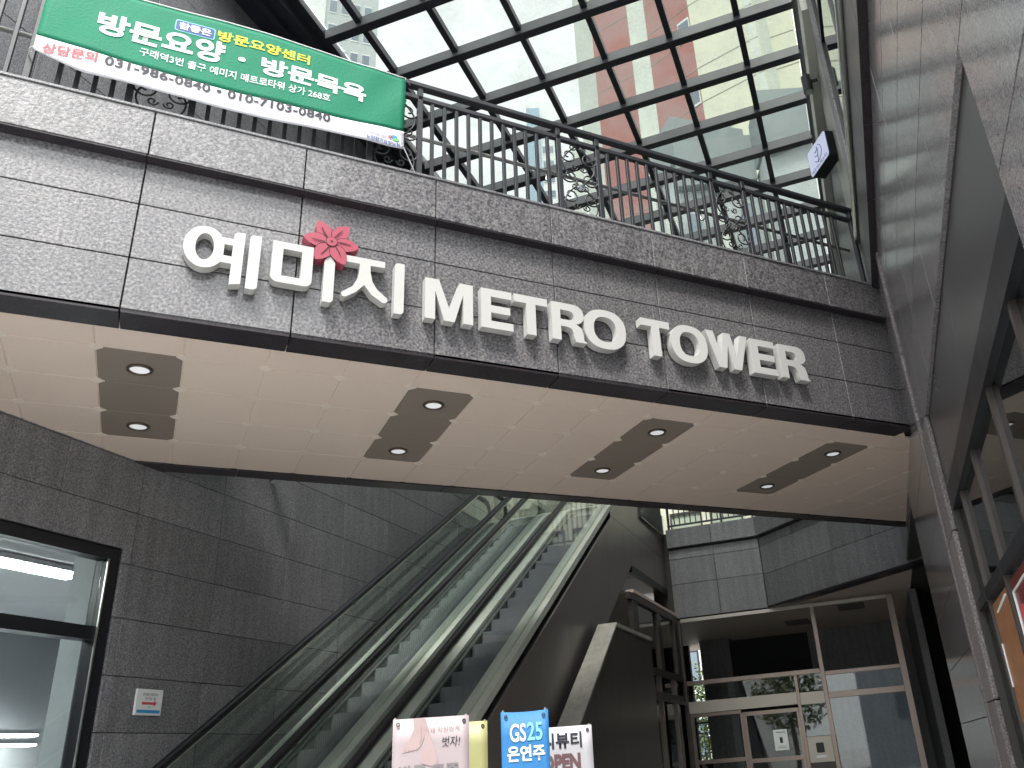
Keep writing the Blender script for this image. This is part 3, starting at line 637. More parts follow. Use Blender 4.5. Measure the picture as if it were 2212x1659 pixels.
# upper storey windows over the ledge
uw = mesh_obj('upper_window', window_frame(MB(), 1.7, 8.55, RW - .02, RW + .03, 7.82, 11.6, .05, (3.4, 5.1, 6.8), (9.7,), .05), M_BLACK, rb)
for x0, x1 in ((1.75, 3.37), (3.43, 5.07), (5.13, 6.77), (6.83, 8.5)):
    for z0, z1 in ((7.87, 9.67), (9.73, 11.55)): sub('pane', MB().box(x0, x1, RW - .005, RW + .005, z0, z1), GL_SHOP, uw, rb)
for z0, z1 in zip([7.82, 8.85, 9.9, 10.9], [8.85, 9.9, 10.9, 12.3]): tile(rb, 'pilaster_stone', 8.60, 9.08, RW - .03, RW + .045, z0 + .005, z1 - .005, G_WALL, .003)
for z0, z1 in zip([6.43, 7.5, 8.6, 9.7, 10.8], [7.5, 8.6, 9.7, 10.8, 11.5]): tile(rb, 'lit_pier_panel', 9.60 if z0 < 7.4 else 9.10, 11.0, RW - .03, RW + .004, z0 + .004, z1 - .004, M_CREAMW if False else plain('lit_polished_stone%d' % int(z0 * 10), (.33, .34, .30), .35, 0, 0, 0, .10, .5, 2., .25), .002)  # pale tone paints in the light reflected by this polished pier
for x0 in [11.0 + 1.2 * k for k in range(9)]:
    for z0, z1 in zip([6.43, 7.9, 9.4], [7.9, 9.4, 10.88]): tile(rb, 'dark_wall_panel', x0 + .004, x0 + 1.196, RW - .03, RW + .002, z0 + .004, z1 - .004, G_DARK, .002)
mesh_obj('eaves_trim', MB().box(9.1, 24, RW - .03, RW + .13, 10.9, 11.5), plain('pale_eaves_trim', (.66, .67, .60), .5), rb, bevel=.004)
mesh_obj('inner_granite', MB().box(12.06, 24.5, RW - .029, RW + .0, 4.62, 6.42), G_WALL, rb)
# big shop window
fas = mesh_obj('steel_fascia', MB().box(OX0 + .005, 5.185, RW - .07, RW - .035, 3.575, OZ1 - .004).box(5.195, OX1 - .005, RW - .07, RW - .035, 3.575, OZ1 - .004), M_BAND, rb)
mesh_obj('window_reveal', MB().box(OX0, OX0 + .03, RW - .5, RW - .03, 0, 3.57), G_DARK, rb)
wx = [3.75, 4.80, 5.95, 7.0]
wf = mesh_obj('window', MB().box(OX0 + .03, OX1, RW - .15, RW - .03, 3.37, 3.57), M_BLACK, rb)
mb = MB()
for x in wx: mb.box(x - .03, x + .03, RW - .13, RW - .05, 0, 3.37)
sub('mullion', mb, M_FRAMED, wf, rb)
xx = [OX0 + .03] + [q for x in wx for q in (x - .03, x + .03)] + [OX1]
mb = MB()
for k in range(0, len(xx), 2): mb.box(xx[k], xx[k + 1], RW - .125, RW - .04, 2.52, 2.60)
sub('transom', mb, M_BLACK, wf, rb)
for k in range(0, len(xx), 2):
    for z0, z1 in ((.1, 2.52), (2.60, 3.37)): sub('pane', MB().box(xx[k], xx[k + 1], RW - .09, RW - .08, z0, z1), GL_SHOP, wf, rb)
def poster(name, lab, x0, x1, z0, z1, mat):
    t = T(name, lab, 'poster', 'D', ((x0 + x1) / 2, RW - .06, z0)); mesh_obj('sheet', MB().box(x0, x1, RW - .078, RW - .072, z0, z1), mat, t); return t
p1 = poster('window_poster', 'orange food poster stuck inside the right hand shop window', 5.99, 7.0, 1.1, 2.48, M_POSTO)
mesh_obj('border_line', MB().tube([(6.2, RW - .068, 2.44), (6.75, RW - .068, 2.40)], .008, 5).tube([(6.95, RW - .068, 2.2), (6.95, RW - .068, 1.9)], .008, 5), M_INKW, p1)
p2 = poster('window_poster', 'dark red poster with white outlines stuck in the right hand shop window', 4.84, 5.90, .9, 2.48, M_POSTR)
mesh_obj('outline', MB().tube([(5.82, RW - .068, 1.2), (5.82, RW - .068, 2.40), (5.1, RW - .068, 2.42), (5.1, RW - .068, 1.2)], .010, 5), M_INKW, p2)
mesh_obj('red_mark', MB().box(5.62, 5.76, RW - .071, RW - .067, 1.85, 2.30), M_INKR, p2)
for k in range(6): mesh_obj('food_print', MB().prism(ell(5.4 - .05 * (k % 2), 2.2 - k * .2, .12, .05, 12), 'y', RW - .071, RW - .0675), M_SKIN, p2)
# ------------------------------------------------------------------ spot lamp and blade sign on the right building
sp = T('spotlight', 'dark cylinder wall lamp pointing down beside the glass roof', 'wall lamp', 'D', (10.5, RW + .01, 10.9))
mesh_obj('base_plate', MB().box(10.42, 10.58, RW + .005, RW + .03, 10.80, 10.98), M_STAIN, sp, bevel=.004)
mesh_obj('arm', MB().tube([(10.5, RW + .03, 10.89), (10.5, RW + .12, 10.89)], .028, 10), M_STEEL, sp, smooth=True)
mesh_obj('barrel', MB().cyl((10.5, RW + .19, 10.70), .075, .30, 24), M_STEEL, sp, bevel=.004)
mesh_obj('lens', MB().cyl((10.5, RW + .19, 10.694), .06, .005, 24), M_PLASTER, sp)
# blade sign: plane turned towards the camera
SA = R_(14.4); sdir = Vector((-math.sin(SA), -math.cos(SA), 0)); sn = Vector((-math.cos(SA), math.sin(SA), 0))
bsg = T('blade_sign', 'lit white diamond shaped studio sign with a dancer drawing on the right wall', 'sign', 'B', (7.863, 7.307, 9.29), rot=math.atan2(sdir.y, sdir.x))
SIGN = bsg
bsg.base = Vector((0, 0, 0))
SW, SH, SD = .57, .46, .20
def sgn_mesh(nm, P2, y0, y1, mat, **k):
    mb = MB().prism(P2, 'y', y0, y1); return mesh_obj(nm, mb, mat, bsg, **k)
sgn_mesh('case', rr(0, SW, 0, SH, .05, .05, .05, .05), 0.006, SD, M_BLACK)
sgn_mesh('lit_face', rr(.012, SW - .012, .012, SH - .012, .045, .045, .045, .045), 0, .005, M_LITSIGN)
fy = -.004
place_text('lettering', 'HUE RIN PILATES', (.05, SW - .05, .035, .085), lambda x, z: (x, fy, z), M_INKNAVY, bsg, .0)
cs = []
def stroke(nm, pts, r): mesh_obj(nm, MB().tube([(x, fy, z) for x, z in pts], r, 6), M_INKNAVY, bsg, smooth=True)
stroke('circle_stroke', [(.285 + .12 * math.cos(R_(a_)), .25 + .13 * math.sin(R_(a_))) for a_ in range(-150, 75, 12)], .0045)
stroke('leg_stroke', [(.28, .10), (.285, .16), (.285, .215), (.30, .25), (.312, .30), (.30, .325), (.25, .30), (.215, .31)], .005)
stroke('leg_stroke', [(.285, .22), (.25, .225), (.20, .25)], .004)
mesh_obj('head_dot', MB().cyl((.29, fy - .001, .35), .013, .002, 14, 'y'), M_INKNAVY, bsg)

# ================================================================== GLASS ROOF
gr = T('glass_roof', 'glass roof on a grid of dark steel beams over the passage', 'roof', 'D', (12, 3, 11.6))
def rzf(e, l): return 11.87 - .0555 * (e - 7.749) + .026 * ((-l) + 5.465) * .0 + .0259 * (-l + 5.465)
def u_(i): return 6.516 - 1.051 * i           # y (left) of rafter i
def e_(j): return 7.749 + .9985 * j
J0, J1 = -2, 15
for i in range(0, 8):
    y = u_(i) if i else 6.10
    if i == 7: y = -.66
    wd = .095 if i not in (0,) else .14
    a, b_ = e_(J0), e_(J1)
    za, zb_ = rzf(a, y), rzf(b_, y)
    mb = MB().prism([(a, za - .13), (b_, zb_ - .13), (b_, zb_), (a, za)], 'y', y - wd / 2, y + wd / 2)
    mesh_obj('rafter', mb, M_BEAM, gr, bevel=.003)
for j in range(J0, J1 + 1):
    e = e_(j); ya, yb = 6.03, -.63
    za, zb_ = rzf(e, ya), rzf(e, yb)
    # deep box beam: dark soffit, grey sheet paints daylight onto the lit side
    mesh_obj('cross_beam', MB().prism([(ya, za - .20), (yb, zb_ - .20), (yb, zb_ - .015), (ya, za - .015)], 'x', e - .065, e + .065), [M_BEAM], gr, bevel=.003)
    mesh_obj('daylit_beam_side', MB().prism([(ya, za - .192), (yb, zb_ - .192), (yb, zb_ - .03), (ya, za - .03)], 'x', e - .0685, e - .0655), M_BEAMSIDE, gr)
ys = [6.03] + [u_(i) for i in range(1, 7)] + [-.63]
for j in range(J0, J1):
    e0, e1 = e_(j) + .05, e_(j + 1) - .05
    for i in range(7):
        y0, y1 = ys[i] - .03, ys[i + 1] + .03
        P = [(e0, y0, rzf(e0, y0) - .02), (e1, y0, rzf(e1, y0) - .02), (e1, y1, rzf(e1, y1) - .02), (e0, y1, rzf(e0, y1) - .02)]
        mb = MB().quad(*P); q = [(a, b2, c + .010) for a, b2, c in P]; n_ = 4; mb.v += q; mb.f += [(7, 6, 5, 4), (0, 1, 5, 4), (1, 2, 6, 5), (2, 3, 7, 6), (3, 0, 4, 7)]; mb.m += [0] * 5
        mesh_obj('glass_pane', mb, GL_ROOF, gr)
mesh_obj('gutter', MB().box(e_(J0), e_(J1), 6.18, 6.74, 11.60, 12.0).box(e_(J0), e_(J1), 6.36, 6.44, 11.50, 11.60), M_BEAM, gr, bevel=.005)

# ================================================================== ESCALATORS
SL = .651
LREF = [6.5, 5.61, 5.21, 4.32]
def esc_path(h, e0=4.7, e1=17.2, zflat0=None, zflat1=None, lo=5.6, hi=15.4):
    """slope line z = 1.6 + h + SL*e, levelled at both ends with short curves"""
    zl, zh = 1.6 + h + SL * lo, 1.6 + h + SL * hi
    P = [(e0, zl)]
    for k in range(7): t = k / 6; e = lo - .5 + t; P.append((e, zl + SL * max(0, (t ** 2) / 2)))
    for k in range(7): t = k / 6; e = hi - .5 + t; P.append((e, zh - SL * ((1 - t) ** 2) / 2))
    P.append((e1, zh)); return P
def tangs(P):
    out = []
    for i in range(len(P)):
        a, b = P[max(i - 1, 0)], P[min(i + 1, len(P) - 1)]; l = math.hypot(b[0] - a[0], b[1] - a[1]); out.append((-(b[1] - a[1]) / l, (b[0] - a[0]) / l))
    return out
def ribbon(path, y0, y1, z0, z1):
    """a bar that follows the path; z0,z1 are vertical offsets"""
    mb = MB()
    for (ea, za), (eb, zb2) in zip(path[:-1], path[1:]):
        mb.prism([(ea, za + z0), (eb, zb2 + z0), (eb, zb2 + z1), (ea, za + z1)], 'y', y0, y1)
    return mb
def escalator(yl, yr, lab, proto=None):
    t = T('escalator', lab, 'escalator', 'S', (5.6, (yl + yr) / 2, 0), 'escalators rising to the upper floor')
    h = esc_path(-4.25)
    for y, sgn in ((yl, -1), (yr, 1)):
        P = [(e, y, z) for e, z in h]
        # newel loops
        zl, zh = h[0][1], h[-1][1]
        lo = [(h[0][0] - .25 * math.sin(a * math.pi / 8), y, zl - .27 + .27 * math.cos(a * math.pi / 8)) for a in range(8, 0, -1)]
        hi = [(h[-1][0] + .25 * math.sin(a * math.pi / 8), y, zh - .27 + .27 * math.cos(a * math.pi / 8)) for a in range(1, 9)]
        mesh_obj('handrail', MB().tube(lo + P + hi, .045, 10, r2=.047), M_RUBBER, t, smooth=True)
        Q = [(e, z - .038) for e, z in h]
        mesh_obj('rail_track', ribbon(Q, y - .014, y + .014, -.030, .004), M_STAIN, t)
        # glass panels with joints square to the slope
        ed = [4.7, 5.35] + [6.53 + 1.72 * k for k in range(0, 6)] + [16.4, 17.2]
        zf = lambda e, hh: next((a[1] + (b[1] - a[1]) * (e - a[0]) / (b[0] - a[0]) for a, b in zip(hh[:-1], hh[1:]) if a[0] <= e <= b[0]), hh[-1][1])
        lowp = esc_path(-5.24)
        for a, b in zip(ed[:-1], ed[1:]):
            a2, b2 = a + .008, b - .008
            shift = lambda e: .50 if 6 < e < 15 else 0.
            top_ = [(e, zf(e, h) - .07) for e in [a2 + (b2 - a2) * k / 6 for k in range(7)]]
            bot_ = [(e, zf(min(e, 17.19), lowp)) for e in [a2 + shift(a) + (b2 + shift(b) - a2 - shift(a)) * k / 6 for k in range(7)]]
            mesh_obj('glass_panel', MB().prism(bot_ + top_[::-1], 'y', y - .006, y + .006), GL_BAL, t)
        dk = esc_path(-5.24)
        ins = y - .14 if y > (yl + yr) / 2 else y + .14
        mesh_obj('inner_deck', ribbon(dk, min(y, ins) if y > ins else y, max(y, ins), -.05, 0.0) if True else None, M_DECK, t, bevel=.002)
        sk0, sk1 = (ins - .012, ins) if y > ins else (ins, ins + .012)
        mesh_obj('skirt', ribbon(dk, sk0, sk1, -.30, -.052), M_SKIRT, t)
        mesh_obj('skirt_trim', ribbon(dk, sk0 - .028 if y > ins else sk0 + .013, sk1 - .013 if y > ins else sk1 + .028, -.105, -.08), M_STAIN, t)
        outy = y + .14 if y > (yl + yr) / 2 else y - .10
        mesh_obj('outer_deck', ribbon(dk, min(y, outy) + .001, max(y, outy) - .001, -.14, -.02), M_DECK, t, bevel=.002)
    # steps
    y0, y1 = yr + .155, yl - .155; st = None
    k = 0; e = 5.75
    while e < 15.1:
        z = 1.6 - 5.34 + SL * e
        if st is None:
            mb = MB().box(0, .307, y0, y1, -.20, 0)
            for q in range(18): mb.box(-.006, .0, y0 + .01 + q * (y1 - y0 - .02) / 18, y0 + .01 + (q + .5) * (y1 - y0 - .02) / 18, -.19, -.004)
            o = mesh_obj('step', mb, M_STEP, None, offset=Vector((0, 0, 0))); st = o.data
            o.parent = t.o
        else: o = bpy.data.objects.new('step', st); col.objects.link(o); o.parent = t.o
        o.location = Vector((e, 0, z)) - t.base; e += .307; k += 1
    mesh_obj('truss_body', ribbon(esc_path(-5.24), yr - .08, yl + .08, -1.25, -.32), M_SKIRT, t)
    mesh_obj('landing_plate', MB().box(3.9, 5.74, y0, y1, 0.002, .012).box(15.3, 17.4, y0, y1, 6.24, 6.26), M_STAIN, t)
    return t
escalator(LREF[0], LREF[1], 'left of two glass sided escalators, running beside the granite wall')
escalator(LREF[2], LREF[3], 'right of two glass sided escalators, beside the brown metal panels')
# brown cladding of the right hand side
ec = T('escalator_enclosure', 'dark brown metal side panels of the escalator and upper landing', 'cladding', 'S', (12, 4.2, 0))
CL = 4.20
def clipx(x0, x1):
    topz = lambda e: -3.86 + SL * e if e < 15.0 else 5.90
    botz = lambda e: 0 if e < 8.55 else min(5.2, 5.2 - .682 * (16.19 - e)) if e < 16.19 else 5.2
    es = sorted({x0, x1, *[q for q in (8.55, 15.0, 16.19) if x0 < q < x1]})
    return [(e, max(0, botz(e))) for e in es] + [(e, max(topz(e), max(0, botz(e)) + .01)) for e in reversed(es)]
pe = [6.1, 7.3, 8.55, 9.75, 10.95, 12.15, 13.35, 14.5, 15.7, 17.0, 18.2, 19.45]
for a, b in zip(pe[:-1], pe[1:]): mesh_obj('side_panel', MB().prism(clipx(a + .003, b - .003), 'y', CL - .03, CL), M_BROWN, ec)
mesh_obj('underside', MB().prism([(8.55, 0), (16.19, 5.2), (19.45, 5.2), (19.45, 5.24), (16.17, 5.24), (8.50, .02)], 'y', CL + .002, 6.7), M_BROWN, ec)
mesh_obj('lower_edge', MB().box(16.19, 19.45, CL - .032, CL + .06, 5.06, 5.2), M_BLACK, ec)
tpn = mesh_obj('landing_panel', MB().prism([(15.0, 5.905), (15.0, 6.0), (15.9, 6.58), (16.4, 6.95), (17.4, 6.95), (17.4, 6.6), (19.45, 6.6), (19.45, 5.905)], 'y', CL - .03, CL), M_BROWN, ec)
# ------------------------------------------------------------------ sloped granite wall beside the escalator
sw = T('stair_wall', 'brown granite parapet wall with a pale sloping granite cap', 'wall', 'D', (12, 4.0, 0))
def capz(e): return 3.62 - .745 * (13.2 - e)
mesh_obj('wall_face', MB().prism([(8.37, 0), (15.4, 0), (15.4, 3.55), (13.2, 3.58), (8.37, 0.0)], 'y', 3.90, 4.16), G_BROWN, sw)
for a, b in ((8.5, 9.9), (9.9, 11.05), (11.05, 12.15), (12.15, 13.2)):
    mesh_obj('cap_stone', MB().prism([(a + .004, capz(a)), (b - .004, capz(b)), (b - .004, capz(b) + .05), (a + .004, capz(a) + .05)], 'y', 3.87, 4.19), G_CAP, sw, bevel=.003)
mesh_obj('top_stone', MB().box(13.21, 15.4, 3.87, 4.19, 3.60, 3.66), G_CAP, sw, bevel=.003)

# ================================================================== ENTRANCE BUILDING (plane x = 19.2)
eb = T('entrance_block', 'two storey granite block over the glass entrance under the bridge', 'building', 'D', (19.2, 2, 0))
EX = 19.2
mesh_obj('backing_wall', MB().box(EX + .03, EX + .3, 2.10, 4.7, 4.52, 6.5), M_JOINT, eb)
for (y0, y1) in ((4.24 - .02, 3.18), (3.18, 2.13)):
    for z0, z1 in ((4.52, 5.28), (5.28, 5.86), (5.86, 6.08)):
        tile(eb, 'granite_tile', EX, EX + .03, y1 + g, y0 + .02 - g if y0 > 4 else y0 - g, z0 + g, z1 - g, G_WALL)
    tile(eb, 'parapet_tile', EX - .09, EX + .03, y1 + (.0 if y1 < 3 else g), y0 + .02 - g if y0 > 4 else y0 - g, 6.13, 6.56, G_WALL)
# octagonal return running back to the right building, built in bridge axes as parts
XA = 12.08
er = T('granite_balcony_front', 'dark granite balcony front turning from the entrance towards the right building', 'wall', 'B', (XA, 13, 4.5))
mesh_obj('backing_wall', MB().box(XA + .03, XA + .35, 10.6, 15.07, 4.53, 6.5), M_JOINT, er)
yy = [15.07, 13.95, 12.8, 11.65, 10.6]
for a, b in zip(yy[:-1], yy[1:]):
    for z0, z1 in ((4.55, 5.25), (5.25, 5.9), (5.9, 6.08)): tile(er, 'granite_tile', XA, XA + .03, b + g, a - g, z0 + g, z1 - g, G_WALL)
    tile(er, 'parapet_tile', XA - .09, XA + .03, b + g, a - g + (.0), 6.13, 6.56, G_WALL)
    tile(er, 'bottom_border', XA - .02, XA + .3, b + .004, a - .004, 4.50, 4.548, G_DARK)
# upper floor, ceiling of the lobby, lobby shell
top('upper_floor', 'granite paved floor slab of the upper storey behind the entrance wall', 'floor', MB().prism([(15.3, 6.74), (19.4, 6.74), (19.4, 6.74), (26, 6.74), (26, -.75), (16.8, -.75), (19.6, 2.05), (19.5, 4.6), (15.3, 4.6)], 'z', 5.95, 6.25), M_PAVE, 'D', kind='structure')
lob = T('lobby', 'dark stone lined entrance lobby with a cream ceiling behind the glass doors', 'lobby', 'D', (23, 1, 0))
for i in range(16):
    e0 = 15.4 + i * .6 if i else 15.4
mesh_obj('ceiling', MB().prism([(16.62, -.9), (26, -.9), (26, 6.6), (15.6, 6.6), (15.6, 4.2), (19.3, 4.2), (19.3, 2.05), (16.62, -.62), (16.62, -.9)], 'z', 4.56, 4.62), M_SOFFIT, lob)
for (x0, x1, y0, y1) in ((21.9, 22.9, 1.5, 2.1), (20.3, 21.3, .1, .7)): mesh_obj('ceiling_tile', MB().box(x0, x1, y0, y1, 4.55, 4.559), M_SOFFITB, lob, label='taupe ceiling tile')
mesh_obj('stone_pillar', MB().box(23.9, 24.6, 3.85, 4.68, 0, 4.56), G_WALL, lob)
mesh_obj('unlit_recess', MB().box(24.6, 24.8, 1.75, 3.85, 0, 4.56).box(24.6, 24.8, 5.15, 6.7, 0, 4.56).box(20, 24.6, 6.6, 6.74, 0, 4.56), M_VOID, lob)  # black sheets paint the darkness at the back of the lobby
mesh_obj('stone_wall', MB().box(24.3, 24.8, -.9, 1.75, 0, 4.56).box(19.3, 24.3, -1.0, -.85, 0, 4.56), G_WALL, lob)
mesh_obj('sill_wall', MB().box(24.65, 24.8, 4.68, 5.15, 0, 1.5), M_VOID, lob)
mesh_obj('rear_railing', MB().box(24.68, 24.72, 4.68, 5.15, 2.45, 2.5).box(24.68, 24.72, 4.68, 5.15, 2.2, 2.23).box(*(24.69, 24.71, 4.75, 4.77, 1.5, 2.2)).box(24.69, 24.71, 4.87, 4.89, 1.5, 2.2).box(24.69, 24.71, 4.99, 5.01, 1.5, 2.2), M_BLACK, lob)
# glass entrance: front plane
ge = T('glass_entrance', 'bronze framed glass entrance screen with sliding doors below the granite block', 'entrance', 'D', (EX, 2, 0))
def fb(name, y0, y1, z0, z1, mat=M_FRAME, d0=0., d1=.10): return mesh_obj(name, MB().box(EX + d0, EX + d1, y0, y1, z0, z1), mat, ge, bevel=.004)
YL, YM, YR, YP = 4.20, 1.20, -.43, 1.78
fb('head_rail', -.40, 4.14, 4.42, 4.50, M_CREAMMET, .02, .09)
fb('mullion', YM - .045, YM + .045, 0, 4.42); fb('mullion', YR - .07, YR + .06, 0, 4.5); fb('mullion', 4.15, 4.25, 0, 4.42, M_FRAMED)
fb('transom', YM + .046, 4.149, 3.06, 3.15, M_FRAME, .004, .096); fb('transom', YR + .061, YM - .046, 3.0, 3.08, M_FRAME, .004, .096)
fb('fascia_panel', YP + .035, 4.149, 2.48, 2.72, M_CREAMMET, .006, .094); fb('fascia_panel', YM + .046, YP - .035, 2.46, 2.70, M_CREAMMET, .006, .094); fb('transom', YR + .061, YM - .046, 2.54, 2.66, M_FRAME, .005, .095)
fb('mullion', YP - .034, YP + .034, 0, 3.059, M_FRAME, .008, .092)
dr = fb('door', 1.82, 2.97, 2.34, 2.42, M_FRAME, .02, .08)
sub('stile', MB().box(EX + .02, EX + .08, 2.93, 3.00, 0, 2.42).box(EX + .02, EX + .08, 1.816, 1.87, 0, 2.34).box(EX + .02, EX + .08, 1.871, 2.929, 1.42, 1.50), M_FRAME, dr, ge)
sub('pane', MB().box(EX + .045, EX + .055, 1.871, 2.929, .1, 1.42).box(EX + .045, EX + .055, 1.871, 2.929, 1.50, 2.34), GL_DOOR, dr, ge)
dl = fb('door', 3.03, 4.148, 2.40, 2.475, M_FRAME, .02, .08)
sub('stile', MB().box(EX + .021, EX + .081, 3.005, 3.06, 0, 2.40).box(EX + .021, EX + .081, 4.07, 4.145, 0, 2.40).box(EX + .021, EX + .081, 3.061, 4.069, 1.47, 1.55), M_FRAME, dl, ge)
sub('pane', MB().box(EX + .045, EX + .055, 3.061, 4.069, .1, 1.47).box(EX + .045, EX + .055, 3.061, 4.069, 1.55, 2.40), GL_DOOR, dl, ge)
for y0, y1, z0, z1 in ((YM + .046, 4.149, 2.72, 3.06), (YR + .061, YM - .046, 2.66, 3.0), (YR + .061, YM - .046, .1, 2.54), (YM + .046, YP - .035, 1.84, 2.46)):
    mesh_obj('pane', MB().box(EX + .045, EX + .055, y0, y1, z0, z1), GL_DOOR, ge)
ip = fb('intercom_panel', YM + .047, YP - .036, 1.34, 1.83, M_CREAMMET, .01, .09)
sub('screen', MB().prism(rr(1.42, 1.58, 1.52, 1.71, .02, .02, .02, .02), 'x', EX + .004, EX + .0095), M_BLACK, ip, ge)
sub('speaker_plate', MB().box(EX + .004, EX + .0095, 1.40, 1.60, 1.42, 1.47), M_INKW, ip, ge)
fb('lower_panel', YM + .047, YP - .036, 0, 1.335, M_FRAMED, .012, .088)
# side screen along the diagonal (plane y = 4.24)
gs = T('side_glass_screen', 'dark bronze framed glass screen left of the entrance doors', 'glazed screen', 'D', (17.3, 4.24, 0))
def sb(name, x0, x1, z0, z1, mat=M_FRAMED, d0=4.19, d1=4.29): return mesh_obj(name, MB().box(x0, x1, d0, d1, z0, z1), mat, gs, bevel=.004)
sb('head_rail', 15.3, 19.14, 4.40, 4.53, M_FRAMED)
for a, b in ((15.42, 15.78), (17.25, 17.55), (18.75, 19.08)): sb('mullion', a, b, 0 if a > 19 else 3.28, 4.39)
for x in (15.50, 17.05, 18.3): sb('mullion', x, x + .09, 0, 3.14, M_FRAME)
sb('transom', 15.3, 19.14, 3.15, 3.27, M_FRAMED, 4.185, 4.295); sb('transom', 15.3, 19.14, 2.66, 2.83, M_FRAMED, 4.18, 4.20)
for z0, z1 in ((3.28, 4.39), (2.84, 3.14), (.1, 2.65)):
    for x0, x1 in ((15.8, 17.04), (17.56, 18.29), (18.42, 18.74)): mesh_obj('pane', MB().box(x0, x1, 4.235, 4.245, z0, z1), GL_DOOR, gs)
mesh_obj('bay_box', MB().box(15.3, 19.1, 6.3, 6.4, 0, 4.5), M_VOID, gs)  # black backing paints the shaded void behind the screen
# notice on the door
nt_ = T('door_notice', 'white paper notice taped to the right hand glass door', 'notice', 'D', (EX, 2.2, 1.6))
mesh_obj('paper', MB().box(EX + .036, EX + .040, 2.13, 2.42, 1.62, 2.02), M_INKW, nt_)
mesh_obj('device_print', MB().box(EX + .034, EX + .0355, 2.24, 2.30, 1.76, 1.87), M_INKB, nt_)
mesh_obj('print_lines', MB().box(EX + .034, EX + .0355, 2.18, 2.36, 1.665, 1.675).box(EX + .034, EX + .0355, 2.18, 2.36, 1.70, 1.706).box(EX + .034, EX + .0355, 2.17, 2.36, 1.96, 1.975), M_INKGR, nt_)
# balcony railing above the entrance
ba = T('balcony_railing', 'steel railing on the upper floor parapet above the entrance', 'railing', 'D', (EX, 3, 6.56))
for k in range(27):
    y = 4.15 - k * .13; 
    if y < 1.0: break
    tile(ba, 'baluster', EX - .01, EX + .015, y - .012, y + .012, 6.68, 7.6, M_STEEL, .002)
mesh_obj('top_rail', MB().box(EX - .02, EX + .03, .7, 4.2, 7.6, 7.65), M_STEEL, ba); mesh_obj('bottom_rail', MB().box(EX - .015, EX + .02, .7, 4.2, 6.64, 6.68), M_STEEL, ba)
for y in (4.17, 2.9, 1.6): tile(ba, 'post', EX - .02, EX + .03, y - .025, y + .025, 6.5, 7.6, M_STEEL, .002)
b2 = T('landing_railing', 'close spaced steel railing beside the top of the escalator', 'railing', 'D', (17.5, 4.3, 6.3))
for k in range(18): tile(b2, 'baluster', 17.2 + k * .11, 17.222 + k * .11, 4.30, 4.322, 6.45, 7.5, M_STEEL, .002)
mesh_obj('top_rail', MB().box(17.15, 19.2, 4.285, 4.335, 7.5, 7.55), M_STEEL, b2); mesh_obj('bottom_rail', MB().box(17.15, 19.2, 4.29, 4.33, 6.40, 6.45), M_STEEL, b2)
mesh_obj('handrail', MB().tube([(16.9, 4.16, 6.55), (16.9, 4.16, 7.1), (17.2, 4.16, 7.2), (19.1, 4.16, 7.2)], .02, 8), M_STAIN, b2, smooth=True)
# upper storey shopfront behind
us = T('upper_shopfront', 'pale panelled shopfront wall on the upper floor beyond the escalators', 'shopfront', 'D', (25, 3, 6.25))
mesh_obj('wall', MB().box(25.0, 25.3, -.9, 7.0, 6.25, 10.4), M_CREAMW, us)
for k in range(6): 
    w_ = mesh_obj('window', window_frame(MB(), 24.93, 24.99, 0, 0, 0, 0, 0) if False else MB().box(24.94, 24.99, 6.6 - k * 1.25 - 1.0, 6.6 - k * 1.25, 6.4, 6.46).box(24.94, 24.99, 6.6 - k * 1.25 - 1.0, 6.6 - k * 1.25, 8.5, 8.56).box(24.94, 24.99, 6.6 - k * 1.25 - .05, 6.6 - k * 1.25, 6.46, 8.5).box(24.94, 24.99, 6.6 - k * 1.25 - 1.0, 6.6 - k * 1.25 - .95, 6.46, 8.5), M_FRAMED, us)
    sub('pane', MB().box(24.96, 24.97, 6.6 - k * 1.25 - .95, 6.6 - k * 1.25 - .05, 6.46, 8.5), GL_WIN, w_, us)

# ================================================================== SMALL WALL THINGS
ds = T('direction_sign', 'small white wall sign with a red arrow and blue band on the granite', 'sign', 'D', (6.8, LW, 2.35))
mesh_obj('board', MB().box(6.65, 6.97, LW - .03, LW - .004, 2.345, 2.58), M_INKW, ds, bevel=.003)
ony = lambda x, z: (x, LW - .0325, z)
place_text('lettering', '연세진석치과', (6.72, 6.90, 2.517, 2.545), ony, M_INKB, ds, .0)
place_text('lettering', '오시는 길', (6.75, 6.88, 2.483, 2.508), ony, M_INKB, ds, .0)
place_text('lettering', '1층', (6.80, 6.828, 2.41, 2.425), ony, M_INKB, ds, .0)
mesh_obj('arrow', MB().prism([(6.72, 2.44), (6.87, 2.44), (6.87, 2.425), (6.90, 2.452), (6.87, 2.478), (6.87, 2.462), (6.72, 2.462)], 'y', LW - .033, LW - .0305), M_INKR, ds)
mesh_obj('blue_band', MB().box(6.67, 6.95, LW - .033, LW - .0305, 2.365, 2.392), M_INKBLUE, ds)
tile(lb, 'granite_tile', 6.272, 6.364, LW, LW + .03, 3.714, 3.90, G_WALL)
fl = T('floodlight', 'small white and black floodlight on the granite wall under the bridge edge', 'floodlight', 'D', (8.25, LW, 5.1))
mesh_obj('bracket', MB().box(8.22, 8.29, LW - .07, LW - .001, 5.15, 5.19), M_STEEL, fl)
mesh_obj('housing', MB().prism([(LW - .06, 5.20), (LW - .16, 5.18), (LW - .16, 5.11), (LW - .06, 5.06)], 'x', 8.17, 8.34), M_BLACK, fl, bevel=.008)
mesh_obj('lens', MB().prism([(LW - .07, 5.058), (LW - .155, 5.106), (LW - .155, 5.098), (LW - .07, 5.05)], 'x', 8.185, 8.325), M_PLASTER, fl)

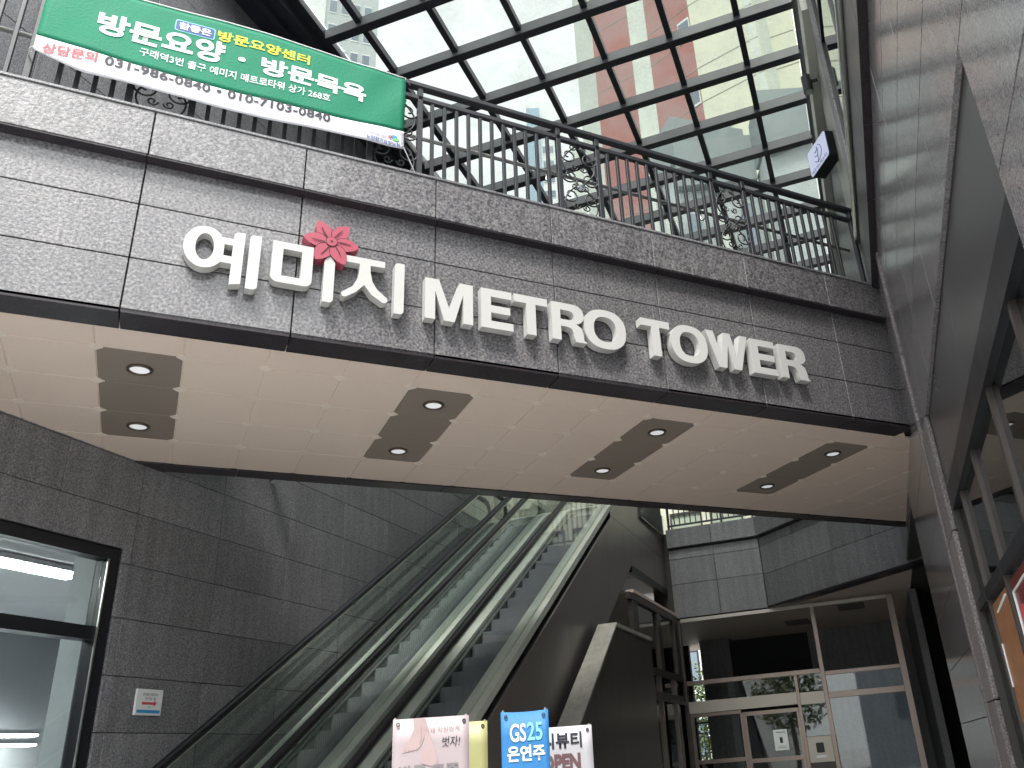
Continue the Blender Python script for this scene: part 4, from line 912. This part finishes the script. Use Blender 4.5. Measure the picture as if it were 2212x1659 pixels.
# ================================================================== STANDING BANNERS AT THE BOTTOM EDGE
def stand_banner(name, lab, pl, pr, ztop, mat, colr, poles=True):
    pl, pr = Vector(pl), Vector(pr); c = (pl + pr) / 2; wdt = (pr - pl).length; rot = math.atan2(pr.y - pl.y, pr.x - pl.x)
    t = T(name, lab, 'banner stand', 'B', (c.x, c.y, 0), rot=rot); t.base = Vector((0, 0, 0))
    hw = wdt / 2; n = 10; mb = MB()
    f = lambda x, z: (x, .002 * math.sin(x * 16) + .004 * math.sin(z * 5 + x * 4), z)
    zt_ = lambda x: ztop - colr * (1 - (x / hw) ** 2)
    for i in range(n):
        for j in range(12):
            q = []
            for a, b in ((i, j), (i + 1, j), (i + 1, j + 1), (i, j + 1)):
                x = -hw + wdt * a / n; q.append(f(x, .25 + (zt_(x) - .25) * b / 12))
            mb.quad(*q)
    o = mesh_obj('sheet', mb, mat, t); weld(o)
    for sx in (-1, 1):
        mesh_obj('pole', MB().tube([(sx * (hw - .015), .03, 0.02), (sx * (hw - .015), .03, ztop + .01)], .009, 8), M_STAIN, t)
        mesh_obj('grommet', MB().tube([(sx * (hw - .03) + .009 * math.cos(a * math.pi / 5), -.008, ztop - .03 + .009 * math.sin(a * math.pi / 5)) for a in range(10)], .003, 5, closed=True), M_FRAMED, t)
    mesh_obj('foot', MB().box(-hw, hw, -.15, .2, 0, .025), M_STEEL, t, bevel=.005)
    return t, hw
t, hw = stand_banner('standing_banner', 'pale pink standing banner with bare feet and Korean lettering', (1.346, 5.333), (1.775, 5.206), 1.937, M_PINKCL, .0)
on = lambda x, z: (x, .002 * math.sin(x * 16) + .004 * math.sin(z * 5 + x * 4) - .006, z)
place_text('lettering', '이제 자신있게', (-.04, .165, 1.853, 1.882), on, M_SKIND, t, 0, .01)
place_text('lettering', '벗자!', (.065, .17, 1.768, 1.825), on, M_INKB, t, 0, .0, .15)
place_text('lettering', '발톱 무좀', (-.185, .165, 1.60, 1.68), on, M_INKGR, t, .04)
onf = lambda P, off: [(x, .002 * math.sin(x * 16) + .004 * math.sin(z * 5 + x * 4) - off, z) for x, z in P]
def flat(nm, P, mat, off, th): mb = MB(); mb.v = onf(P, off); mb.f = [tuple(range(len(P)))]; mb.m = [0]; return mesh_obj(nm, mb, mat, th)
flat('foot_print', [(-.105, 1.935), (-.06, 1.935), (-.045, 1.88), (-.04, 1.83), (-.055, 1.79), (-.075, 1.765), (-.165, 1.75), (-.16, 1.775), (-.12, 1.83), (-.10, 1.88)], M_SKIN, .005, t)
flat('foot_print', [(-.058, 1.935), (-.035, 1.935), (-.01, 1.85), (.02, 1.77), (.04, 1.70), (.03, 1.66), (-.05, 1.685), (-.06, 1.70), (-.035, 1.78), (-.038, 1.86)], M_SKIN, .0056, t)
for k in range(4): flat('toe_line', [(-.15 + k * .022, 1.775), (-.147 + k * .022, 1.775), (-.150 + k * .022, 1.752), (-.153 + k * .022, 1.752)], M_SKIND, .0065, t)
flat('foot_shadow', [(-.062, 1.885), (-.057, 1.885), (-.052, 1.82), (-.066, 1.79), (-.070, 1.792), (-.058, 1.82)], M_SKIND, .0065, t)
t, hw = stand_banner('standing_banner', 'pale yellow standing banner half hidden behind the pink one', (1.60, 5.80), (2.049, 5.639), 1.925, M_YELV, .0)
t, hw = stand_banner('standing_banner', 'narrow sky blue cloth banner with large white and cyan characters', (1.955, 5.141), (2.222, 5.031), 1.940, M_BLUEV, .008)
place_text('lettering', 'GS', (-.092, .005, 1.765, 1.868), on, M_INKW, t, .02)
place_text('lettering', '25', (.012, .104, 1.768, 1.872), on, M_INKC, t, .02)
place_text('lettering', '은연주', (-.11, .115, 1.655, 1.745), on, M_INKW, t, .03)
t, hw = stand_banner('standing_banner', 'white standing banner with dark OPEN print behind the blue one', (2.33, 5.75), (2.769, 5.547), 1.862, M_WHITEV, .0)
place_text('lettering', '제니뷰티', (-.20, .17, 1.725, 1.825), on, M_INKB, t, .03)
place_text('lettering', 'OPEN', (-.11, .155, 1.585, 1.692), on, M_INKMAUVE, t, .05)
place_text('lettering', '이벤트', (-.10, .15, 1.46, 1.56), on, M_INKGR, t, .02)

# ================================================================== BUILDINGS BEYOND THE GLASS ROOF
def polar(az, d): return Vector((math.sin(R_(az)) * d, math.cos(R_(az)) * d, 0))
def facade(th, A, B, h0, h1, mat, name='wall', depth=.6):
    """upright wall from A to B in world, added to th (thing at origin base)"""
    d = (B - A).normalized(); n_ = Vector((-d.y, d.x, 0))
    if n_.dot(A) < 0: n_ = -n_
    mb = MB(); P = [A, B, B + n_ * depth, A + n_ * depth]
    mb.prism([(p.x, p.y) for p in P], 'z', h0, h1); return mesh_obj(name, mb, mat, th)
def lines(th, A, B, zs, mat, t=.05, name='wall_joint'):
    d = (B - A).normalized(); n_ = Vector((-d.y, d.x, 0))
    if n_.dot(A) > 0: n_ = -n_
    for z in zs:
        P = [A, B, B + n_ * .03, A + n_ * .03]; mesh_obj(name, MB().prism([(p.x, p.y) for p in P], 'z', z, z + t), mat, th)
def windows(th, A, B, fr0, fr1, zs, h, mat=M_WING):
    a, b = A + (B - A) * fr0, A + (B - A) * fr1; d = (b - a).normalized(); n_ = Vector((-d.y, d.x, 0))
    if n_.dot(A) > 0: n_ = -n_
    for z in zs:
        P = [a + n_ * .001, b + n_ * .001, b + n_ * .06, a + n_ * .06]; w_ = mesh_obj('window', MB().prism([(p.x, p.y) for p in P], 'z', z, z + h), M_TOWERW, th)
        c = (a + b) / 2; e_ = d * ((b - a).length * .44); P = [c - e_ + n_ * .062, c + e_ + n_ * .062, c + e_ + n_ * .09, c - e_ + n_ * .09]
        sub('pane', MB().prism([(p.x, p.y) for p in P], 'z', z + h * .1, z + h * .9), mat, w_, th)
ap = T('apartment_tower', 'tall terracotta and cream apartment tower seen through the glass roof', 'apartment building', 'B', (0, 0, 0))
D1 = 46.
A0, A1, A2, A3 = polar(30.6, 49), polar(34.0, 47.5), polar(35.6, 47), polar(39.6, 45)
facade(ap, polar(29.0, 53), A0, 0, 92, M_STRIPE); facade(ap, A0, A1, 0, 95, M_REDW); facade(ap, A1, A2, 0, 96, M_STRIPE); facade(ap, A2, A3, 0, 95, M_REDW)
B1, B2, B3 = polar(39.6, 45.0), polar(45.2, 43.5), polar(46.2, 47)
B4 = polar(52, 47); facade(ap, B1, B2, 0, 93, M_CREAMW); facade(ap, B2, B3, 0, 93, M_STRIPE); facade(ap, B3, B4, 0, 93, M_CREAMW)
zs = [24 + 3.0 * k for k in range(20)]
lines(ap, B1, B2, zs, M_LINE); lines(ap, B3, B4, zs, M_LINE); lines(ap, A2, A3, zs, M_LINE); lines(ap, A0, A1, zs[::2], M_LINE)
windows(ap, A2, A3, .72, .98, [36 + 6 * k for k in range(6)], 2.0)
windows(ap, B3, B4, .35, .6, [40 + 6 * k for k in range(5)], 2.0)
pd = T('low_annex', 'grey green metal roofed annex in front of the cream tower', 'building', 'B', (0, 0, 0))
for a, b, d0, d1, h in ((34.6, 36.6, 30, 28, 26.0), (36.6, 43.0, 28, 28.5, 24.6), (43.0, 44.2, 28.5, 26.5, 25.0), (44.2, 52, 26.5, 26, 24.2)):
    P, Q = polar(a, d0), polar(b, d1)
    facade(pd, P, Q, 0, h - 2.2, M_PALEG, 'wall', 3); facade(pd, P * .985, Q * .985, h - 2.2, h, M_GREYW, 'roof_edge', 3.4)
for k in range(7): 
    a = 35.2 + k * 2.0; P, Q = polar(a, 27.6), polar(a + .9, 27.6); facade(pd, P, Q, 14, 21, M_WING if k % 2 else M_STRIPE, 'wall_panel', .2)
def tower(az0, az1, d, h, mat, mat2, lab, nw, name='distant_tower'):
    t = T(name, lab, 'tower', 'B', (0, 0, 0)); A, B = polar(az0, d), polar(az1, d); facade(t, A, B, 0, h, mat, 'wall', 12)
    if mat2: facade(t, A * .998, (A + (B - A) * .38) * .998, 0, h * .985, mat2, 'side_band', .5)
    for q in range(nw):
        f0 = .42 + q * .55 / nw; windows(t, A, B, f0, f0 + .38 / nw, [h * .35 + 3 * k for k in range(int(h * .6 / 3))], 1.7)
    return t
tower(24.2, 27.2, 110, 105, M_TOWERW, M_BLUEW, 'distant white tower with a blue side beyond the glass roof', 3)
tower(27.9, 28.9, 120, 104, M_STRIPE, None, 'slim pale tower between the blue tower and the terracotta one', 1)
tower(4.0, 11.2, 60, 96, M_PALEG, M_TOWERW, 'grey striped tower at the upper left edge of the glass roof', 4)
# beyond the lobby opening: hedge tree and a white house
def crown(mb, c, r, n, leaf):
    for _ in range(n):
        while True:
            p = Vector((random.uniform(-1, 1), random.uniform(-1, 1), random.uniform(-1, 1)))
            if .2 < p.length < 1: break
        q = Vector((c[0] + p.x * r[0], c[1] + p.y * r[1], c[2] + p.z * r[2])); s = leaf * random.uniform(.6, 1.3)
        a = Vector((random.uniform(-1, 1), random.uniform(-1, 1), random.uniform(-.6, .6))).normalized() * s; b = a.cross(Vector((random.uniform(-1, 1), random.uniform(-1, 1), 1)).normalized()).normalized() * s * .6
        mb.quad(tuple(q - a), tuple(q + b), tuple(q + a), tuple(q - b))
tr = T('garden_tree', 'bright green leafy tree seen through the far opening of the lobby', 'tree', 'D', (32, 6.9, 0))
mesh_obj('trunk', MB().tube([(32, 6.9, 0), (32.05, 6.9, 1.6), (32, 7, 3)], .14, 8), M_BARK, tr, smooth=True)
mb = MB()
for c_, r_ in (((32, 6.9, 3.2), (1.6, 1.7, 1.7)), ((31.5, 8.0, 2.6), (1.3, 1.4, 1.6)), ((32.2, 5.9, 2.8), (1.2, 1.2, 1.6)), ((32, 7, 1.4), (1.8, 2.0, 1.0))): crown(mb, c_, r_, 2200, .07)
mesh_obj('crown', mb, M_LEAF, tr, kind='stuff')
hs_ = T('white_house', 'white walled building behind the garden tree beyond the lobby', 'building', 'D', (44, 9, 0))
mesh_obj('wall', MB().box(44, 50, 2, 16, 0, 14), M_STONEL, hs_)
for k in range(5):
    for z in (1.6, 4.9, 8.2):
        y = 7.2 + k * 1.5; w_ = mesh_obj('window', MB().box(43.9, 43.99, y, y + .9, z, z + 1.7), M_BLACK, hs_); sub('pane', MB().box(43.88, 43.895, y + .08, y + .82, z + .08, z + 1.62), M_WING, w_, hs_)

# ================================================================== STREET BEHIND THE VIEWER (mirrored in the glass)
ob_ = T('street_building', 'pale street block with rows of windows facing the passage from behind', 'building', 'D', (-30, 0, 0))
mesh_obj('wall', MB().box(-40, -30, -45, 2, 0, 17), plain('grey_blue_street_wall', (.30, .33, .37), .8), ob_); mesh_obj('wing', MB().box(-44, -33, 8, 50, 0, 15), M_STONEL, ob_)
proto_w = None
for k in range(10):
    for z in range(4):
        y = -36 + k * 3.7; mb = MB().box(-29.98, -29.9, 0, 2.2, 0, 1.7)
        if proto_w is None: o = mesh_obj('window', MB().box(0, .09, 0, 2.2, 0, 1.8), M_WING, None, offset=Vector((0, 0, 0))); proto_w = o.data
        else: o = bpy.data.objects.new('window', proto_w); col.objects.link(o)
        o.parent = ob_.o; o.location = Vector((-29.99, y, 3.2 + z * 3.4)) - ob_.base
for n_, (x, y, r_) in enumerate(((-20, -12, 2.4), (-21, -5, 2.7), (-20, 6, 2.5), (-22, 13, 2.8), (-20, 22, 2.6))):
    t = T('street_tree', 'green street tree standing behind the viewer, %s from the right' % ('first', 'second', 'third', 'fourth', 'fifth')[n_], 'tree', 'D', (x, y, 0), 'street trees behind the viewer')
    mesh_obj('trunk', MB().tube([(x, y, 0), (x + .1, y, 1.8), (x, y + .1, 3.6)], .16, 8), M_BARK, t, smooth=True)
    mb = MB(); crown(mb, (x, y, 4.8), (r_, r_, r_ * .95), 1500, .2); mesh_obj('crown', mb, M_LEAF, t, kind='stuff')
